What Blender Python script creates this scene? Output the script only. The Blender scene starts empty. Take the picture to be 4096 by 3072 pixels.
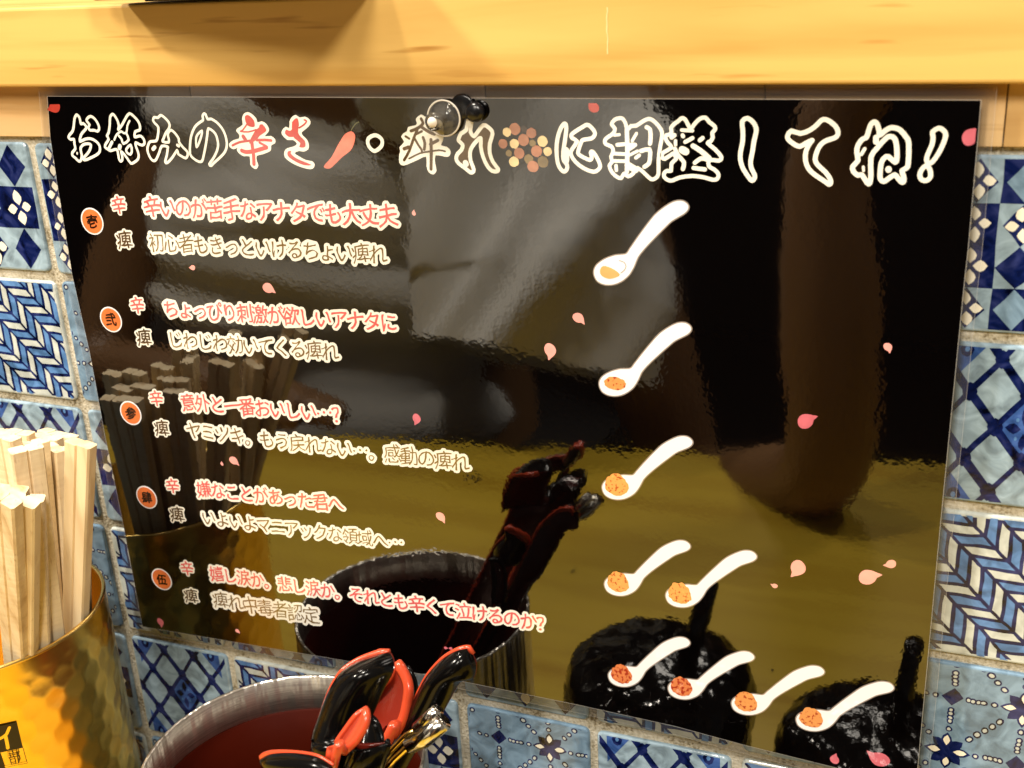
import bpy, bmesh, math, random
from mathutils import Vector, Matrix, noise
from mathutils.geometry import delaunay_2d_cdt, tessellate_polygon
random.seed(7)
SC = bpy.context.scene
COL = SC.collection

# ------------------------------------------------------------------ camera, world, lamps, exposure
CAM_LOC=(0.30681,-0.31354,0.05286)
CAM_RIGHT=(0.92962,0.36506,-0.05041)
CAM_UP=(-0.08541,0.34648,0.93416)
CAM_BACK=(0.35849,-0.86411,0.35328)

cd = bpy.data.cameras.new('camera'); cam = bpy.data.objects.new('camera', cd); COL.objects.link(cam)
m3 = Matrix((CAM_RIGHT, CAM_UP, CAM_BACK)).transposed()
cam.matrix_world = Matrix.Translation(CAM_LOC) @ m3.to_4x4()
cd.sensor_width = 36; cd.sensor_fit = 'HORIZONTAL'; cd.lens = 40.42
cd.clip_start = 0.005; cd.clip_end = 30
cd.dof.use_dof = True; cd.dof.focus_distance = 0.37; cd.dof.aperture_fstop = 20
SC.camera = cam
SC.view_settings.view_transform = 'Standard'; SC.view_settings.look = 'None'
SC.view_settings.exposure = 0.0; SC.view_settings.gamma = 1.0
SC.cycles.use_denoising = True
SC.cycles.max_bounces = 8; SC.cycles.caustics_reflective = False; SC.cycles.caustics_refractive = False
SC.cycles.sample_clamp_indirect = 6
w = bpy.data.worlds.new('World'); SC.world = w; w.use_nodes = True
w.node_tree.nodes['Background'].inputs[0].default_value = (1.0, .84, .68, 1)
w.node_tree.nodes['Background'].inputs[1].default_value = .22
def lamp(name, loc, aim, power, size, col):
    l = bpy.data.lights.new(name, 'AREA'); l.shape = 'DISK'; l.size = size; l.energy = power; l.color = col
    o = bpy.data.objects.new(name, l); COL.objects.link(o); o.location = loc
    o.rotation_euler = (Vector(aim) - Vector(loc)).to_track_quat('-Z', 'Y').to_euler()
    return o
lamp('ceiling_lamp', (-.78, -.55, .90), (.10, -.05, -.1), 19, .13, (1, .90, .76))
lamp('ceiling_lamp', (.78, -.95, .95), (.20, -.05, -.1), 14.5, .26, (1, .92, .80))
lamp('ceiling_lamp', (.12, -1.35, 1.05), (.10, -.2, -.2), 16, .36, (1, .92, .80))
lamp('shirt_fill_light', (-.15, -.22, 1.15), (-.12, -.40, -.3), 22, .10, (1, .90, .76))  # unseen lamp added over the counter to brighten the shirt front

# ------------------------------------------------------------------ traced measurements (millimetres on the real surfaces, metres for solids)
GLYPHS={'o':[('line',True,0.816,[(26.9,8.55),(27.63,7.81),(27.76,6.51),(27.83,5.58),(28.82,5.77),(29.79,4.85),(29.46,3.91),(27.62,2.59),(26.6,1.27),(26.06,-0.24),(28.34,0.54),(30.76,0.75),(32.92,-0.17),(34.0,-1.66),(33.59,-3.54),(31.91,-4.7),(29.31,-5.68),(27.5,-6.28),(26.28,-6.39),(26.31,-5.73),(28.17,-4.37),(29.71,-2.84),(30.41,-1.32),(29.42,-0.96),(27.47,-1.17),(25.89,-2.32),(25.71,-3.64),(25.76,-4.97),(25.05,-6.51),(23.99,-6.91),(22.81,-5.78),(21.77,-5.03),(22.04,-3.88),(23.52,-2.72),(23.51,-1.21),(23.66,0.5),(22.32,0.39),(21.51,1.04),(22.21,1.99),(23.68,3.13),(24.51,4.63),(25.48,7.25),(26.33,8.37)]),('line',True,0.799,[(30.54,7.08),(31.92,8.01),(33.08,7.92),(34.26,6.9),(35.06,5.24),(35.01,3.95),(34.14,3.2),(32.81,3.56),(31.15,3.55),(30.66,4.48),(31.34,5.41),(30.6,6.34)]),('line',False,0.561,[(23.98,-4.05),(23.9,-4.39)])],'ko':[('line',True,0.79,[(41.66,8.85),(42.45,8.21),(43.25,6.57),(43.36,4.91),(42.89,3.81),(44.86,5.47),(46.96,7.85),(48.58,9.04),(50.0,8.22),(51.49,6.59),(51.95,4.96),(51.46,3.68),(49.66,3.21),(49.07,1.46),(50.26,1.65),(51.64,1.76),(52.58,0.75),(52.66,-0.53),(51.73,-1.19),(50.42,-0.92),(49.15,-0.38),(48.93,-1.49),(49.31,-2.97),(49.51,-4.27),(48.98,-5.76),(47.13,-6.91),(45.68,-7.22),(44.61,-5.64),(43.34,-3.98),(42.52,-3.43),(42.67,-4.92),(42.39,-6.24),(41.61,-6.63),(41.11,-5.7),(41.16,-3.82),(40.81,-2.7),(39.37,-2.91),(38.13,-3.2),(37.08,-2.65),(36.16,-2.01),(36.76,-0.88),(38.26,0.63),(37.8,1.74),(38.75,2.86),(39.77,5.45),(40.4,7.84)]),('line',False,0.62,[(48.09,6.67),(46.85,5.12),(46.05,2.91),(44.74,2.72),(43.93,3.26),(41.85,2.14),(40.56,0.46)]),('line',False,0.707,[(42.69,1.78),(43.62,0.67),(44.0,-0.8),(46.47,0.52),(45.89,2.72)]),('line',False,0.93,[(39.46,-0.29),(37.57,-2.55)]),('line',False,1.255,[(42.45,-1.56),(42.06,-2.31)]),('line',True,0.749,[(46.93,-1.14),(46.97,-3.19),(46.05,-4.31),(44.81,-3.59),(44.93,-2.47)])],'mi':[('line',True,0.773,[(60.86,8.51),(62.07,7.89),(63.38,6.63),(63.81,5.38),(63.13,4.11),(61.77,2.84),(60.53,1.01),(60.02,0.09),(62.32,-0.16),(62.58,1.21),(62.45,2.3),(63.21,3.39),(64.17,3.76),(65.52,2.68),(66.55,1.06),(66.46,-0.03),(67.81,-1.83),(69.13,-3.09),(69.01,-4.36),(68.08,-5.2),(66.62,-4.58),(65.41,-3.87),(65.21,-2.68),(62.97,-5.0),(60.61,-6.79),(59.76,-6.52),(60.86,-4.29),(61.62,-2.08),(61.61,-1.54),(59.4,-1.38),(58.14,-3.23),(56.87,-5.09),(55.74,-6.22),(54.64,-6.05),(53.76,-4.76),(53.36,-2.73),(54.03,-1.07),(55.16,0.05),(57.46,0.25),(58.46,1.9),(59.21,4.63),(58.11,5.89),(57.54,6.98),(58.28,7.88),(59.58,7.7)]),('line',False,1.152,[(56.5,-1.78),(55.69,-2.43)]),('line',False,0.89,[(65.61,-1.03),(66.11,-1.3)])],'no':[('line',True,0.756,[(77.7,8.98),(78.32,8.8),(78.81,7.3),(80.11,7.4),(82.08,6.34),(83.71,4.58),(84.64,2.46),(84.87,-0.02),(84.33,-1.99),(82.99,-3.63),(80.77,-5.28),(78.81,-6.58),(77.57,-7.51),(77.0,-6.97),(78.84,-5.13),(80.51,-2.94),(81.36,-1.13),(81.49,0.3),(81.25,2.08),(80.49,3.32),(78.63,4.38),(77.86,2.41),(76.79,-0.64),(75.29,-4.27),(74.31,-6.11),(72.97,-6.22),(71.16,-5.24),(70.1,-3.8),(70.66,-0.71),(71.58,2.01),(73.38,4.71),(75.37,6.14),(77.04,7.03),(77.04,8.27)]),('line',True,0.676,[(76.02,3.65),(74.05,2.38),(73.25,0.94),(73.02,-1.59),(74.26,-0.13),(75.52,2.04)])],'kara':[('white',True,0.0,[(94.19,9.48),(95.57,9.0),(97.02,7.62),(97.35,6.37),(98.96,6.72),(100.49,5.89),(101.25,4.33),(100.72,3.28),(99.3,2.05),(101.6,2.21),(103.0,1.21),(102.83,-0.02),(101.39,-0.65),(101.12,-1.79),(100.49,-2.59),(97.85,-3.51),(95.46,-4.08),(95.31,-5.77),(95.63,-7.11),(94.73,-8.2),(93.7,-8.04),(92.6,-6.89),(92.79,-4.3),(90.57,-4.27),(88.82,-3.28),(88.29,-2.21),(88.66,-1.59),(87.09,-2.1),(85.81,-1.44),(85.67,-0.37),(87.56,0.8),(89.54,1.26),(89.95,2.5),(89.02,3.56),(89.52,4.44),(91.7,5.59),(91.74,7.43),(92.66,9.0)]),('red',True,0.0,[(93.86,8.65),(94.84,8.31),(96.09,6.92),(96.16,5.35),(95.36,4.91),(93.55,5.34),(92.93,6.73),(92.94,8.13)]),('red',True,0.0,[(97.95,5.53),(99.03,5.8),(100.15,4.33),(99.72,3.45),(97.45,2.21),(96.46,1.15),(95.1,0.43),(93.52,-0.29),(93.42,0.42),(95.0,2.54),(96.26,3.95),(97.64,4.83)]),('redline',False,0.48,[(93.42,5.86),(91.44,3.92),(90.54,3.57),(93.46,3.41),(96.49,4.13)]),('redline',False,1.283,[(91.35,1.99),(92.02,0.93)]),('redline',False,0.739,[(86.86,-0.89),(89.8,0.2),(93.67,0.68)]),('redline',False,0.865,[(96.21,0.88),(99.35,0.96),(101.5,0.81)]),('redline',False,1.205,[(94.26,0.42),(94.3,-2.05),(94.29,-4.18),(94.01,-6.69)]),('redline',False,1.283,[(90.12,-2.46),(91.64,-2.89),(94.64,-2.58),(99.42,-1.37)]),('redline',False,0.769,[(97.14,0.1),(99.66,-1.11)])],'sa':[('white',True,0.0,[(111.49,8.67),(112.79,7.89),(114.64,8.16),(116.13,7.35),(116.31,5.99),(114.77,4.61),(112.9,3.39),(113.27,2.36),(114.52,1.16),(114.96,-0.39),(114.54,-1.78),(112.82,-2.53),(111.22,-2.34),(109.51,-2.98),(110.81,-3.92),(113.29,-5.11),(115.48,-5.43),(116.26,-6.46),(115.38,-7.79),(113.34,-7.83),(110.38,-7.09),(107.67,-5.9),(105.73,-4.35),(105.83,-2.59),(107.05,-1.52),(109.37,-0.97),(110.71,-0.09),(109.44,1.03),(107.4,1.01),(105.69,2.65),(105.86,3.87),(107.36,5.09),(108.62,4.66),(108.95,6.64),(109.99,8.02)]),('red',True,0.0,[(111.46,7.68),(112.12,7.34),(112.19,5.62),(111.59,3.38),(112.41,2.01),(113.67,0.81),(113.64,-0.92),(112.38,-1.28),(111.41,-0.95),(111.96,0.1),(110.11,1.47),(109.78,1.99),(108.15,1.98),(106.86,3.01),(107.44,4.22),(108.41,3.88),(109.47,4.23),(109.88,6.47)]),('redline',False,0.522,[(112.18,4.77),(114.12,5.8),(115.06,6.83),(114.31,7.17)]),('red',True,0.0,[(107.34,-2.39),(108.36,-2.38),(108.06,-3.08),(109.33,-4.29),(111.64,-5.31),(115.13,-6.57),(112.47,-6.7),(109.55,-5.7),(107.28,-4.32),(106.81,-3.28)])],'chili':[('chili',True,0.0,[(130.28,3.85),(131.35,3.01),(131.42,1.83),(130.58,-0.39),(129.21,-2.12),(126.46,-3.87),(123.39,-6.34),(121.65,-7.5),(120.24,-7.62),(119.4,-7.11),(120.23,-6.05),(122.46,-4.1),(124.84,-0.8),(126.47,1.27),(128.04,2.99)]),('stem',False,0.323,[(130.31,4.1),(131.11,5.12),(132.09,6.14),(133.31,6.64)]),('leaf',True,0.0,[(129.95,6.04),(131.02,6.89),(132.05,7.48),(132.6,7.23),(131.52,6.22),(130.66,5.46),(130.07,5.37)]),('leaf',True,0.0,[(131.83,5.55),(132.39,6.22),(133.16,6.22),(132.81,5.64),(132.19,5.3)])],'dot':[('line',True,1.049,[(138.08,2.73),(139.56,2.32),(140.51,1.32),(140.37,-0.12),(139.19,-1.31),(137.58,-2.04),(136.31,-1.26),(135.59,0.17),(135.96,1.78)])],'shibi':[('white',True,0.0,[(154.11,8.85),(155.35,8.28),(157.34,7.95),(160.21,7.31),(161.14,5.36),(160.9,2.25),(160.64,1.26),(159.98,-0.07),(161.79,-0.46),(162.88,-1.69),(162.4,-3.19),(160.83,-3.37),(157.91,-3.0),(157.62,-5.43),(157.87,-7.61),(156.7,-8.72),(155.26,-8.08),(154.66,-6.32),(154.81,-3.46),(152.41,-4.25),(149.87,-5.3),(146.95,-6.25),(145.7,-5.46),(145.81,-3.25),(146.32,-1.9),(146.19,-0.72),(147.89,0.8),(147.04,2.3),(147.95,3.38),(149.13,3.97),(149.61,5.22),(152.08,5.72),(152.57,6.47),(152.38,7.62)]),('brownline',False,0.911,[(154.09,7.62),(154.63,6.31),(153.23,5.15),(151.3,4.32),(150.44,4.06)]),('brownline',False,0.71,[(148.52,2.47),(149.68,1.82)]),('brownline',False,0.846,[(152.62,4.49),(151.19,2.0),(149.34,-1.86),(147.39,-4.58)]),('brownline',False,1.065,[(147.71,-1.21),(149.35,-0.69)]),('brownline',False,0.745,[(151.3,2.17),(152.58,-0.15),(153.41,-1.31),(153.53,-2.14)]),('brownline',False,0.917,[(154.27,2.19),(154.69,0.54),(154.34,-1.3)]),('brownline',False,1.023,[(156.81,1.55),(156.59,-2.1),(156.08,-7.13)]),('brownline',False,0.529,[(149.04,-4.13),(152.75,-2.49),(155.77,-1.95),(159.14,-1.49),(161.13,-1.79)]),('brownline',False,0.981,[(156.51,0.22),(159.0,1.41)]),('brownline',False,0.968,[(154.16,5.16),(156.26,3.86),(158.05,3.21)]),('brownline',False,0.705,[(152.13,3.17),(154.06,4.01)])],'re':[('brown',True,0.0,[(169.23,7.34),(170.21,7.34),(169.9,5.4),(169.7,3.78),(170.69,2.65),(171.84,3.8),(173.75,5.83),(175.14,5.43),(176.47,4.15),(176.38,2.7),(175.54,0.59),(175.37,-2.18),(176.28,-4.79),(177.77,-6.74),(177.19,-7.4),(175.77,-7.27),(174.42,-5.97),(173.17,-3.2),(172.64,-0.26),(172.8,2.18),(171.5,1.36),(169.95,-0.29),(169.12,-1.94),(169.13,-4.41),(169.89,-6.55),(169.82,-7.55),(168.89,-7.9),(167.17,-6.6),(165.26,-5.3),(164.53,-3.98),(165.1,-2.49),(166.45,-1.31),(166.92,0.17),(165.74,1.3),(165.79,1.96),(166.62,3.44),(168.31,4.42)]),('line',True,1.058,[(169.23,7.34),(170.21,7.34),(169.9,5.4),(169.7,3.78),(170.69,2.65),(171.84,3.8),(173.75,5.83),(175.14,5.43),(176.47,4.15),(176.38,2.7),(175.54,0.59),(175.37,-2.18),(176.28,-4.79),(177.77,-6.74),(177.19,-7.4),(175.77,-7.27),(174.42,-5.97),(173.17,-3.2),(172.64,-0.26),(172.8,2.18),(171.5,1.36),(169.95,-0.29),(169.12,-1.94),(169.13,-4.41),(169.89,-6.55),(169.82,-7.55),(168.89,-7.9),(167.17,-6.6),(165.26,-5.3),(164.53,-3.98),(165.1,-2.49),(166.45,-1.31),(166.92,0.17),(165.74,1.3),(165.79,1.96),(166.62,3.44),(168.31,4.42)]),('line',False,1.577,[(167.45,-5.1),(167.61,-5.43)])],'ni':[('line',True,1.056,[(198.58,6.41),(199.14,5.71),(198.9,3.51),(198.37,0.67),(197.95,-1.56),(197.96,-3.8),(198.93,-5.06),(198.88,-6.35),(198.01,-7.09),(197.01,-6.38),(196.15,-4.47),(195.95,-0.79),(196.41,2.39),(197.44,5.07)]),('line',False,1.815,[(198.73,-1.08),(198.63,-3.95)]),('line',True,1.002,[(205.15,6.13),(206.29,5.59),(207.4,4.2),(207.38,3.26),(206.36,2.32),(204.03,1.98),(203.34,1.19),(202.43,-1.19),(202.57,-2.14),(204.21,-3.07),(205.87,-3.67),(206.39,-2.87),(206.09,-1.61),(206.6,-1.29),(207.56,-2.38),(208.67,-4.58),(208.64,-5.85),(207.45,-6.83),(206.11,-6.85),(203.79,-5.94),(201.49,-4.22),(200.21,-2.17),(200.6,-0.74),(202.18,1.49),(200.71,2.42),(200.57,3.37),(202.11,4.47),(203.8,5.42)])],'cho':[('line',True,0.949,[(214.5,7.93),(215.63,7.78),(216.41,6.41),(216.87,4.88),(217.85,5.8),(219.46,5.96),(221.38,7.19),(223.14,7.8),(224.71,6.9),(226.28,5.08),(226.67,3.41),(226.1,0.34),(225.6,-3.52),(225.58,-7.11),(224.77,-8.38),(223.48,-8.72),(221.88,-7.34),(219.63,-5.65),(218.31,-7.25),(216.83,-8.07),(215.7,-7.3),(214.86,-8.59),(213.71,-8.29),(212.25,-7.05),(211.47,-5.17),(212.32,-4.05),(212.02,-2.64),(212.7,-1.21),(212.24,0.19),(210.61,0.79),(210.31,1.88),(211.31,2.83),(212.8,3.77),(213.32,5.16),(212.36,6.24),(213.2,7.47)]),('line',False,1.116,[(216.71,4.87),(216.78,-1.32),(216.53,-6.81)]),('line',False,0.956,[(213.88,0.67),(215.84,0.85)]),('line',False,0.876,[(212.85,-1.76),(216.28,-1.87)]),('line',False,0.883,[(212.81,-3.8),(216.25,-3.83)]),('line',False,0.733,[(213.12,3.31),(214.58,3.47)]),('line',False,0.905,[(213.44,-5.13),(213.5,-6.4)]),('line',False,1.753,[(216.88,-4.92),(218.98,-6.14)]),('line',False,1.061,[(222.32,5.52),(223.27,4.91),(223.41,2.62),(223.24,1.08)]),('line',False,0.785,[(219.43,3.82),(218.2,1.8)]),('line',False,0.949,[(217.45,0.71),(219.07,0.73),(217.44,-0.38)]),('line',False,1.044,[(220.66,-0.96),(223.07,-0.46),(223.21,-2.47),(222.87,-4.35),(221.58,-5.3)]),('line',False,0.892,[(219.18,-2.84),(220.16,-2.13)]),('line',False,0.733,[(217.41,-2.09),(219.69,-0.97)])],'sei':[('line',True,0.953,[(232.09,7.98),(233.02,7.68),(233.95,6.03),(234.58,5.13),(235.5,6.34),(237.03,7.84),(238.55,8.14),(239.63,6.95),(241.02,5.92),(241.18,5.02),(240.43,4.12),(240.59,2.92),(239.99,1.86),(239.23,1.4),(241.24,-0.24),(242.96,-2.19),(242.66,-3.1),(241.9,-3.27),(239.74,-3.15),(239.6,-4.83),(241.16,-5.72),(242.25,-6.93),(241.96,-8.16),(240.73,-8.5),(238.55,-7.93),(235.11,-7.54),(231.49,-8.08),(229.58,-8.9),(228.31,-8.85),(227.19,-8.01),(227.2,-6.92),(228.0,-6.28),(229.11,-6.26),(229.27,-4.24),(230.54,-2.98),(230.22,-2.06),(229.75,-1.46),(227.37,-3.03),(226.58,-2.43),(226.9,-1.34),(229.28,0.07),(228.33,1.29),(227.55,2.66),(227.87,3.42),(229.28,3.89),(229.13,5.4),(230.07,6.47),(231.16,7.22)]),('line',False,1.022,[(230.22,-0.22),(231.16,-2.05),(232.74,-3.87),(232.43,-5.73)]),('line',False,0.861,[(232.09,4.81),(235.04,4.68)]),('line',False,1.084,[(230.07,3.44),(229.28,2.82)]),('line',False,0.83,[(230.38,1.92),(230.38,0.85)]),('line',False,0.984,[(232.33,3.45),(232.49,3.15)]),('line',False,0.953,[(233.04,1.64),(233.97,2.1),(235.05,2.72)]),('line',False,1.007,[(237.07,2.13),(237.83,2.74)]),('line',False,1.844,[(232.26,-0.5),(233.2,-0.95)]),('line',False,1.23,[(235.22,0.6),(237.4,-0.75),(239.73,-2.69)]),('line',False,1.007,[(235.71,-3.98),(237.41,-2.73),(238.97,-3.01)]),('line',False,1.022,[(235.41,-5.37),(238.53,-5.7)])],'shi':[('line',True,1.082,[(249.57,8.02),(250.92,7.36),(252.0,5.82),(252.11,4.35),(251.64,2.12),(251.26,-0.87),(250.86,-3.13),(251.06,-5.09),(252.0,-6.89),(251.95,-7.95),(251.29,-8.5),(250.51,-7.68),(248.95,-5.43),(248.15,-3.17),(248.1,-0.91),(248.64,2.09),(248.58,5.06),(248.39,7.13)])],'te':[('line',True,1.099,[(269.63,7.78),(270.92,7.28),(272.4,6.07),(273.09,4.78),(273.0,3.7),(272.26,3.04),(270.15,2.3),(268.78,1.12),(267.99,-0.65),(267.64,-2.57),(268.42,-4.03),(270.52,-5.92),(271.75,-7.67),(271.88,-8.79),(271.38,-9.02),(270.64,-8.44),(267.95,-6.71),(266.15,-5.11),(265.19,-2.9),(265.23,-0.39),(266.16,1.67),(266.71,2.41),(265.15,1.66),(263.59,0.76),(262.12,1.34),(260.62,2.5),(260.36,3.52),(261.27,4.78),(263.61,4.13),(266.03,5.02),(267.69,6.34),(268.65,7.42)])],'ne':[('line',True,1.13,[(281.95,7.18),(282.67,6.62),(283.25,4.99),(283.46,3.85),(284.57,4.85),(285.75,5.64),(286.98,5.72),(288.38,5.16),(289.85,3.47),(290.63,1.92),(290.85,-3.22),(290.51,-4.38),(289.46,-5.12),(289.97,-6.56),(290.06,-7.86),(289.52,-8.02),(288.48,-6.88),(287.74,-6.17),(286.41,-7.07),(285.21,-7.97),(284.34,-7.4),(284.13,-6.24),(284.24,-3.33),(284.98,-1.87),(285.93,-1.57),(287.67,-2.98),(288.01,-1.83),(287.76,1.04),(287.15,3.03),(286.02,3.58),(284.96,3.01),(282.9,0.41),(281.64,-1.77),(281.9,-6.28),(281.74,-8.49),(281.03,-8.36),(279.65,-6.33),(278.67,-6.5),(277.48,-5.49),(277.27,-4.17),(278.46,-2.69),(278.07,-0.52),(278.25,1.22),(279.29,2.81),(280.24,3.25),(280.7,4.97),(281.16,6.54)]),('line',False,1.261,[(282.6,3.27),(282.66,2.13)]),('line',False,0.783,[(279.98,0.37),(279.22,-1.08)]),('line',False,0.603,[(279.89,-4.27),(280.01,-5.3)]),('line',False,1.413,[(286.13,-4.74),(286.17,-4.92)])],'excl':[('line',True,1.048,[(297.49,5.71),(298.66,5.15),(299.28,3.97),(298.84,1.86),(297.84,-0.69),(296.52,-2.84),(295.72,-2.99),(295.21,-2.43),(295.31,-1.01),(296.2,1.56),(296.32,3.53),(296.09,4.79)]),('line',True,1.065,[(295.1,-3.72),(296.11,-4.56),(296.45,-6.42),(295.64,-7.45),(294.55,-7.4),(293.87,-6.47),(294.04,-5.03)])]}
LINES=[('辛いのが苦手なアナタでも大丈夫','r',(51.43,-21.62),(140.03,-21.65)),('初心者もきっといけるちょい痺れ','b',(51.0,-33.8),(135.45,-34.09)),('ちょっぴり刺激が欲しいアナタに','r',(52.45,-57.26),(137.12,-56.29)),('じわじわ効いてくる痺れ','b',(52.33,-68.58),(114.12,-68.0)),('意外と一番おいしい…？','r',(53.37,-91.98),(115.37,-90.16)),('ヤミツキ。もう戻れない…。感動の痺れ','b',(53.78,-102.87),(158.63,-102.77)),('嫌なことがあった君へ','r',(54.13,-126.24),(109.44,-124.5)),('いよいよマニアックな領域へ…','b',(54.23,-137.81),(131.71,-136.37)),('嬉し涙か。悲し涙か。それとも辛くて泣けるのか？','r',(53.75,-161.65),(185.68,-158.94)),('痺れ中毒者認定','b',(53.64,-173.09),(93.38,-172.46))]
LABELS=[('辛',(37.64,-21.52)),('辛',(38.14,-56.99)),('辛',(39.46,-91.89)),('辛',(40.03,-126.75)),('辛',(40.2,-161.6)),('痺',(37.53,-33.58)),('痺',(38.68,-68.77)),('痺',(39.64,-103.52)),('痺',(39.96,-138.58)),('痺',(39.98,-173.71))]
BADGES=[('壱',(25.03,-27.57)),('弐',(25.4,-63.1)),('参',(26.67,-98.94)),('肆',(27.02,-133.24)),('伍',(27.11,-168.59))]
SPOONS=[((210.92,-35.52),(231.27,-15.59),0),((211.67,-70.25),(232.25,-50.9),1),((211.79,-104.98),(232.85,-86.36),2),((211.64,-139.64),(232.38,-121.5),2),((231.93,-140.27),(252.74,-121.9),2),((212.12,-174.47),(232.44,-156.38),3),((232.48,-175.04),(252.98,-157.65),4),((253.39,-176.35),(274.34,-158.64),3),((273.84,-177.83),(294.8,-160.13),3)]
SPOON_SHAPE={'out':[(-4.93,-1.2),(-4.57,0.66),(-3.4,2.13),(-1.11,3.66),(1.97,4.81),(4.81,5.24),(6.04,6.79),(8.28,10.04),(11.09,13.87),(13.66,17.06),(16.59,19.45),(19.09,20.86),(21.39,21.11),(22.92,20.21),(23.21,18.89),(21.97,17.33),(18.7,15.3),(16.57,13.29),(13.62,10.26),(10.63,6.99),(8.61,4.32),(7.57,1.87),(5.92,-1.03),(3.45,-3.19),(0.98,-4.25),(-1.7,-4.4),(-3.95,-3.4)],'powder0':[(-2.83,0.34),(-1.98,1.29),(-0.55,1.16),(1.48,0.36),(3.08,-0.98),(2.05,-1.84),(-0.01,-2.46),(-1.85,-2.05),(-2.86,-1.09)],'rim':[(2.95,3.15),(4.36,2.72),(4.95,1.54),(4.32,0.3),(3.29,-0.56)],'E':(20.35,19.93)}
PEPPER=[(183.53,4.82,1.71,'b'),(181.04,3.91,1.31,'c'),(186.44,4.83,1.0,'d'),(188.55,3.73,1.51,'b'),(186.04,1.7,1.71,'b'),(179.63,0.6,1.41,'b'),(183.16,0.64,1.41,'c'),(191.81,1.4,1.56,'c'),(189.9,-1.4,1.66,'b'),(193.27,-1.44,1.31,'c'),(184.53,-2.05,1.61,'b'),(181.35,-2.1,1.0,'o'),(182.79,-4.53,1.51,'c'),(187.38,-3.69,1.41,'o'),(191.7,-4.39,1.66,'o'),(188.59,-5.8,1.71,'b'),(188.75,0.83,1.0,'o')]
PETALS=[((17.6,11.38),2.9,200,'d'),((207.16,11.22),1.94,120,'d'),((305.38,3.8),2.58,40,'m'),((149.19,-20.57),0.89,80,'p'),((64.02,-42.06),1.21,180,'p'),((93.52,-47.8),2.42,-30,'p'),((63.9,-114.78),0.81,90,'p'),((69.38,-113.23),2.1,-40,'p'),((201.07,-50.84),2.1,-45,'p'),((191.37,-61.85),2.58,-100,'p'),((143.86,-89.19),2.02,-110,'m'),((289.01,-53.07),1.45,-70,'p'),((268.54,-76.63),2.9,30,'m'),((149.99,-124.3),2.1,-60,'p'),((147.81,-176.12),0.73,0,'m'),((149.57,-175.88),0.73,180,'m'),((22.59,-188.92),2.02,-90,'m'),((59.25,-186.01),1.13,-40,'p'),((267.43,-124.78),3.06,-120,'p'),((288.32,-124.13),3.23,20,'p'),((293.66,-118.94),1.77,200,'p'),((260.9,-131.64),1.05,160,'p'),((281.61,-190.75),1.94,80,'m'),((294.47,-187.29),3.55,150,'m')]
SHEET_EDGE=[(15.72,14.58),(179.44,13.35),(306.65,12.42),(306.82,-25.14),(306.64,-33.12),(306.16,-106.03),(306.01,-195.77),(283.61,-194.11),(253.32,-192.29),(230.15,-190.22),(195.29,-189.22),(153.35,-188.86),(107.76,-189.73),(83.11,-190.5),(49.07,-191.44),(13.12,-192.53),(13.24,-141.6),(12.66,-110.29),(12.91,-76.45),(11.66,-47.46),(12.1,-35.62),(12.71,-16.42),(13.62,1.21)]
CUP_PRINT=[('ink',0,[(-43.561,-180.163),(-39.313,-180.708),(-35.101,-181.1),(-35.18,-191.523),(-39.844,-190.953),(-44.473,-190.576),(-46.187,-190.399)]),('ink',0,[(-46.187,-190.399),(-44.473,-190.576),(-44.241,-193.707),(-43.933,-197.144),(-47.945,-197.254)]),('inkline',8,[(-35.18,-191.523),(-35.092,-194.788),(-34.885,-197.969),(-39.628,-197.189),(-43.995,-196.802)]),('goldline',50,[(-38.491,-182.119),(-40.229,-184.303),(-42.173,-185.01),(-43.708,-185.288)]),('goldline',50,[(-40.775,-184.711),(-40.842,-187.292),(-41.012,-189.709)]),('inkline',16,[(-39.637,-191.311),(-39.478,-192.094)]),('inkline',14,[(-41.581,-191.953),(-38.278,-192.434)]),('inkline',14,[(-40.839,-192.535),(-40.77,-193.436)]),('inkline',14,[(-39.201,-192.771),(-39.696,-193.547)]),('inkline',15,[(-41.678,-193.503),(-38.357,-193.933)]),('inkline',14,[(-41.231,-194.317),(-41.217,-196.38)]),('inkline',14,[(-41.231,-194.317),(-39.267,-194.569),(-39.332,-196.608)]),('inkline',14,[(-41.258,-196.308),(-39.318,-196.554)]),('inkline',16,[(-37.947,-192.311),(-38.078,-194.615),(-38.259,-196.764)]),('inkline',14,[(-37.947,-192.311),(-36.979,-192.409),(-37.638,-193.825),(-37.197,-195.066),(-37.824,-196.235)])]
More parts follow.
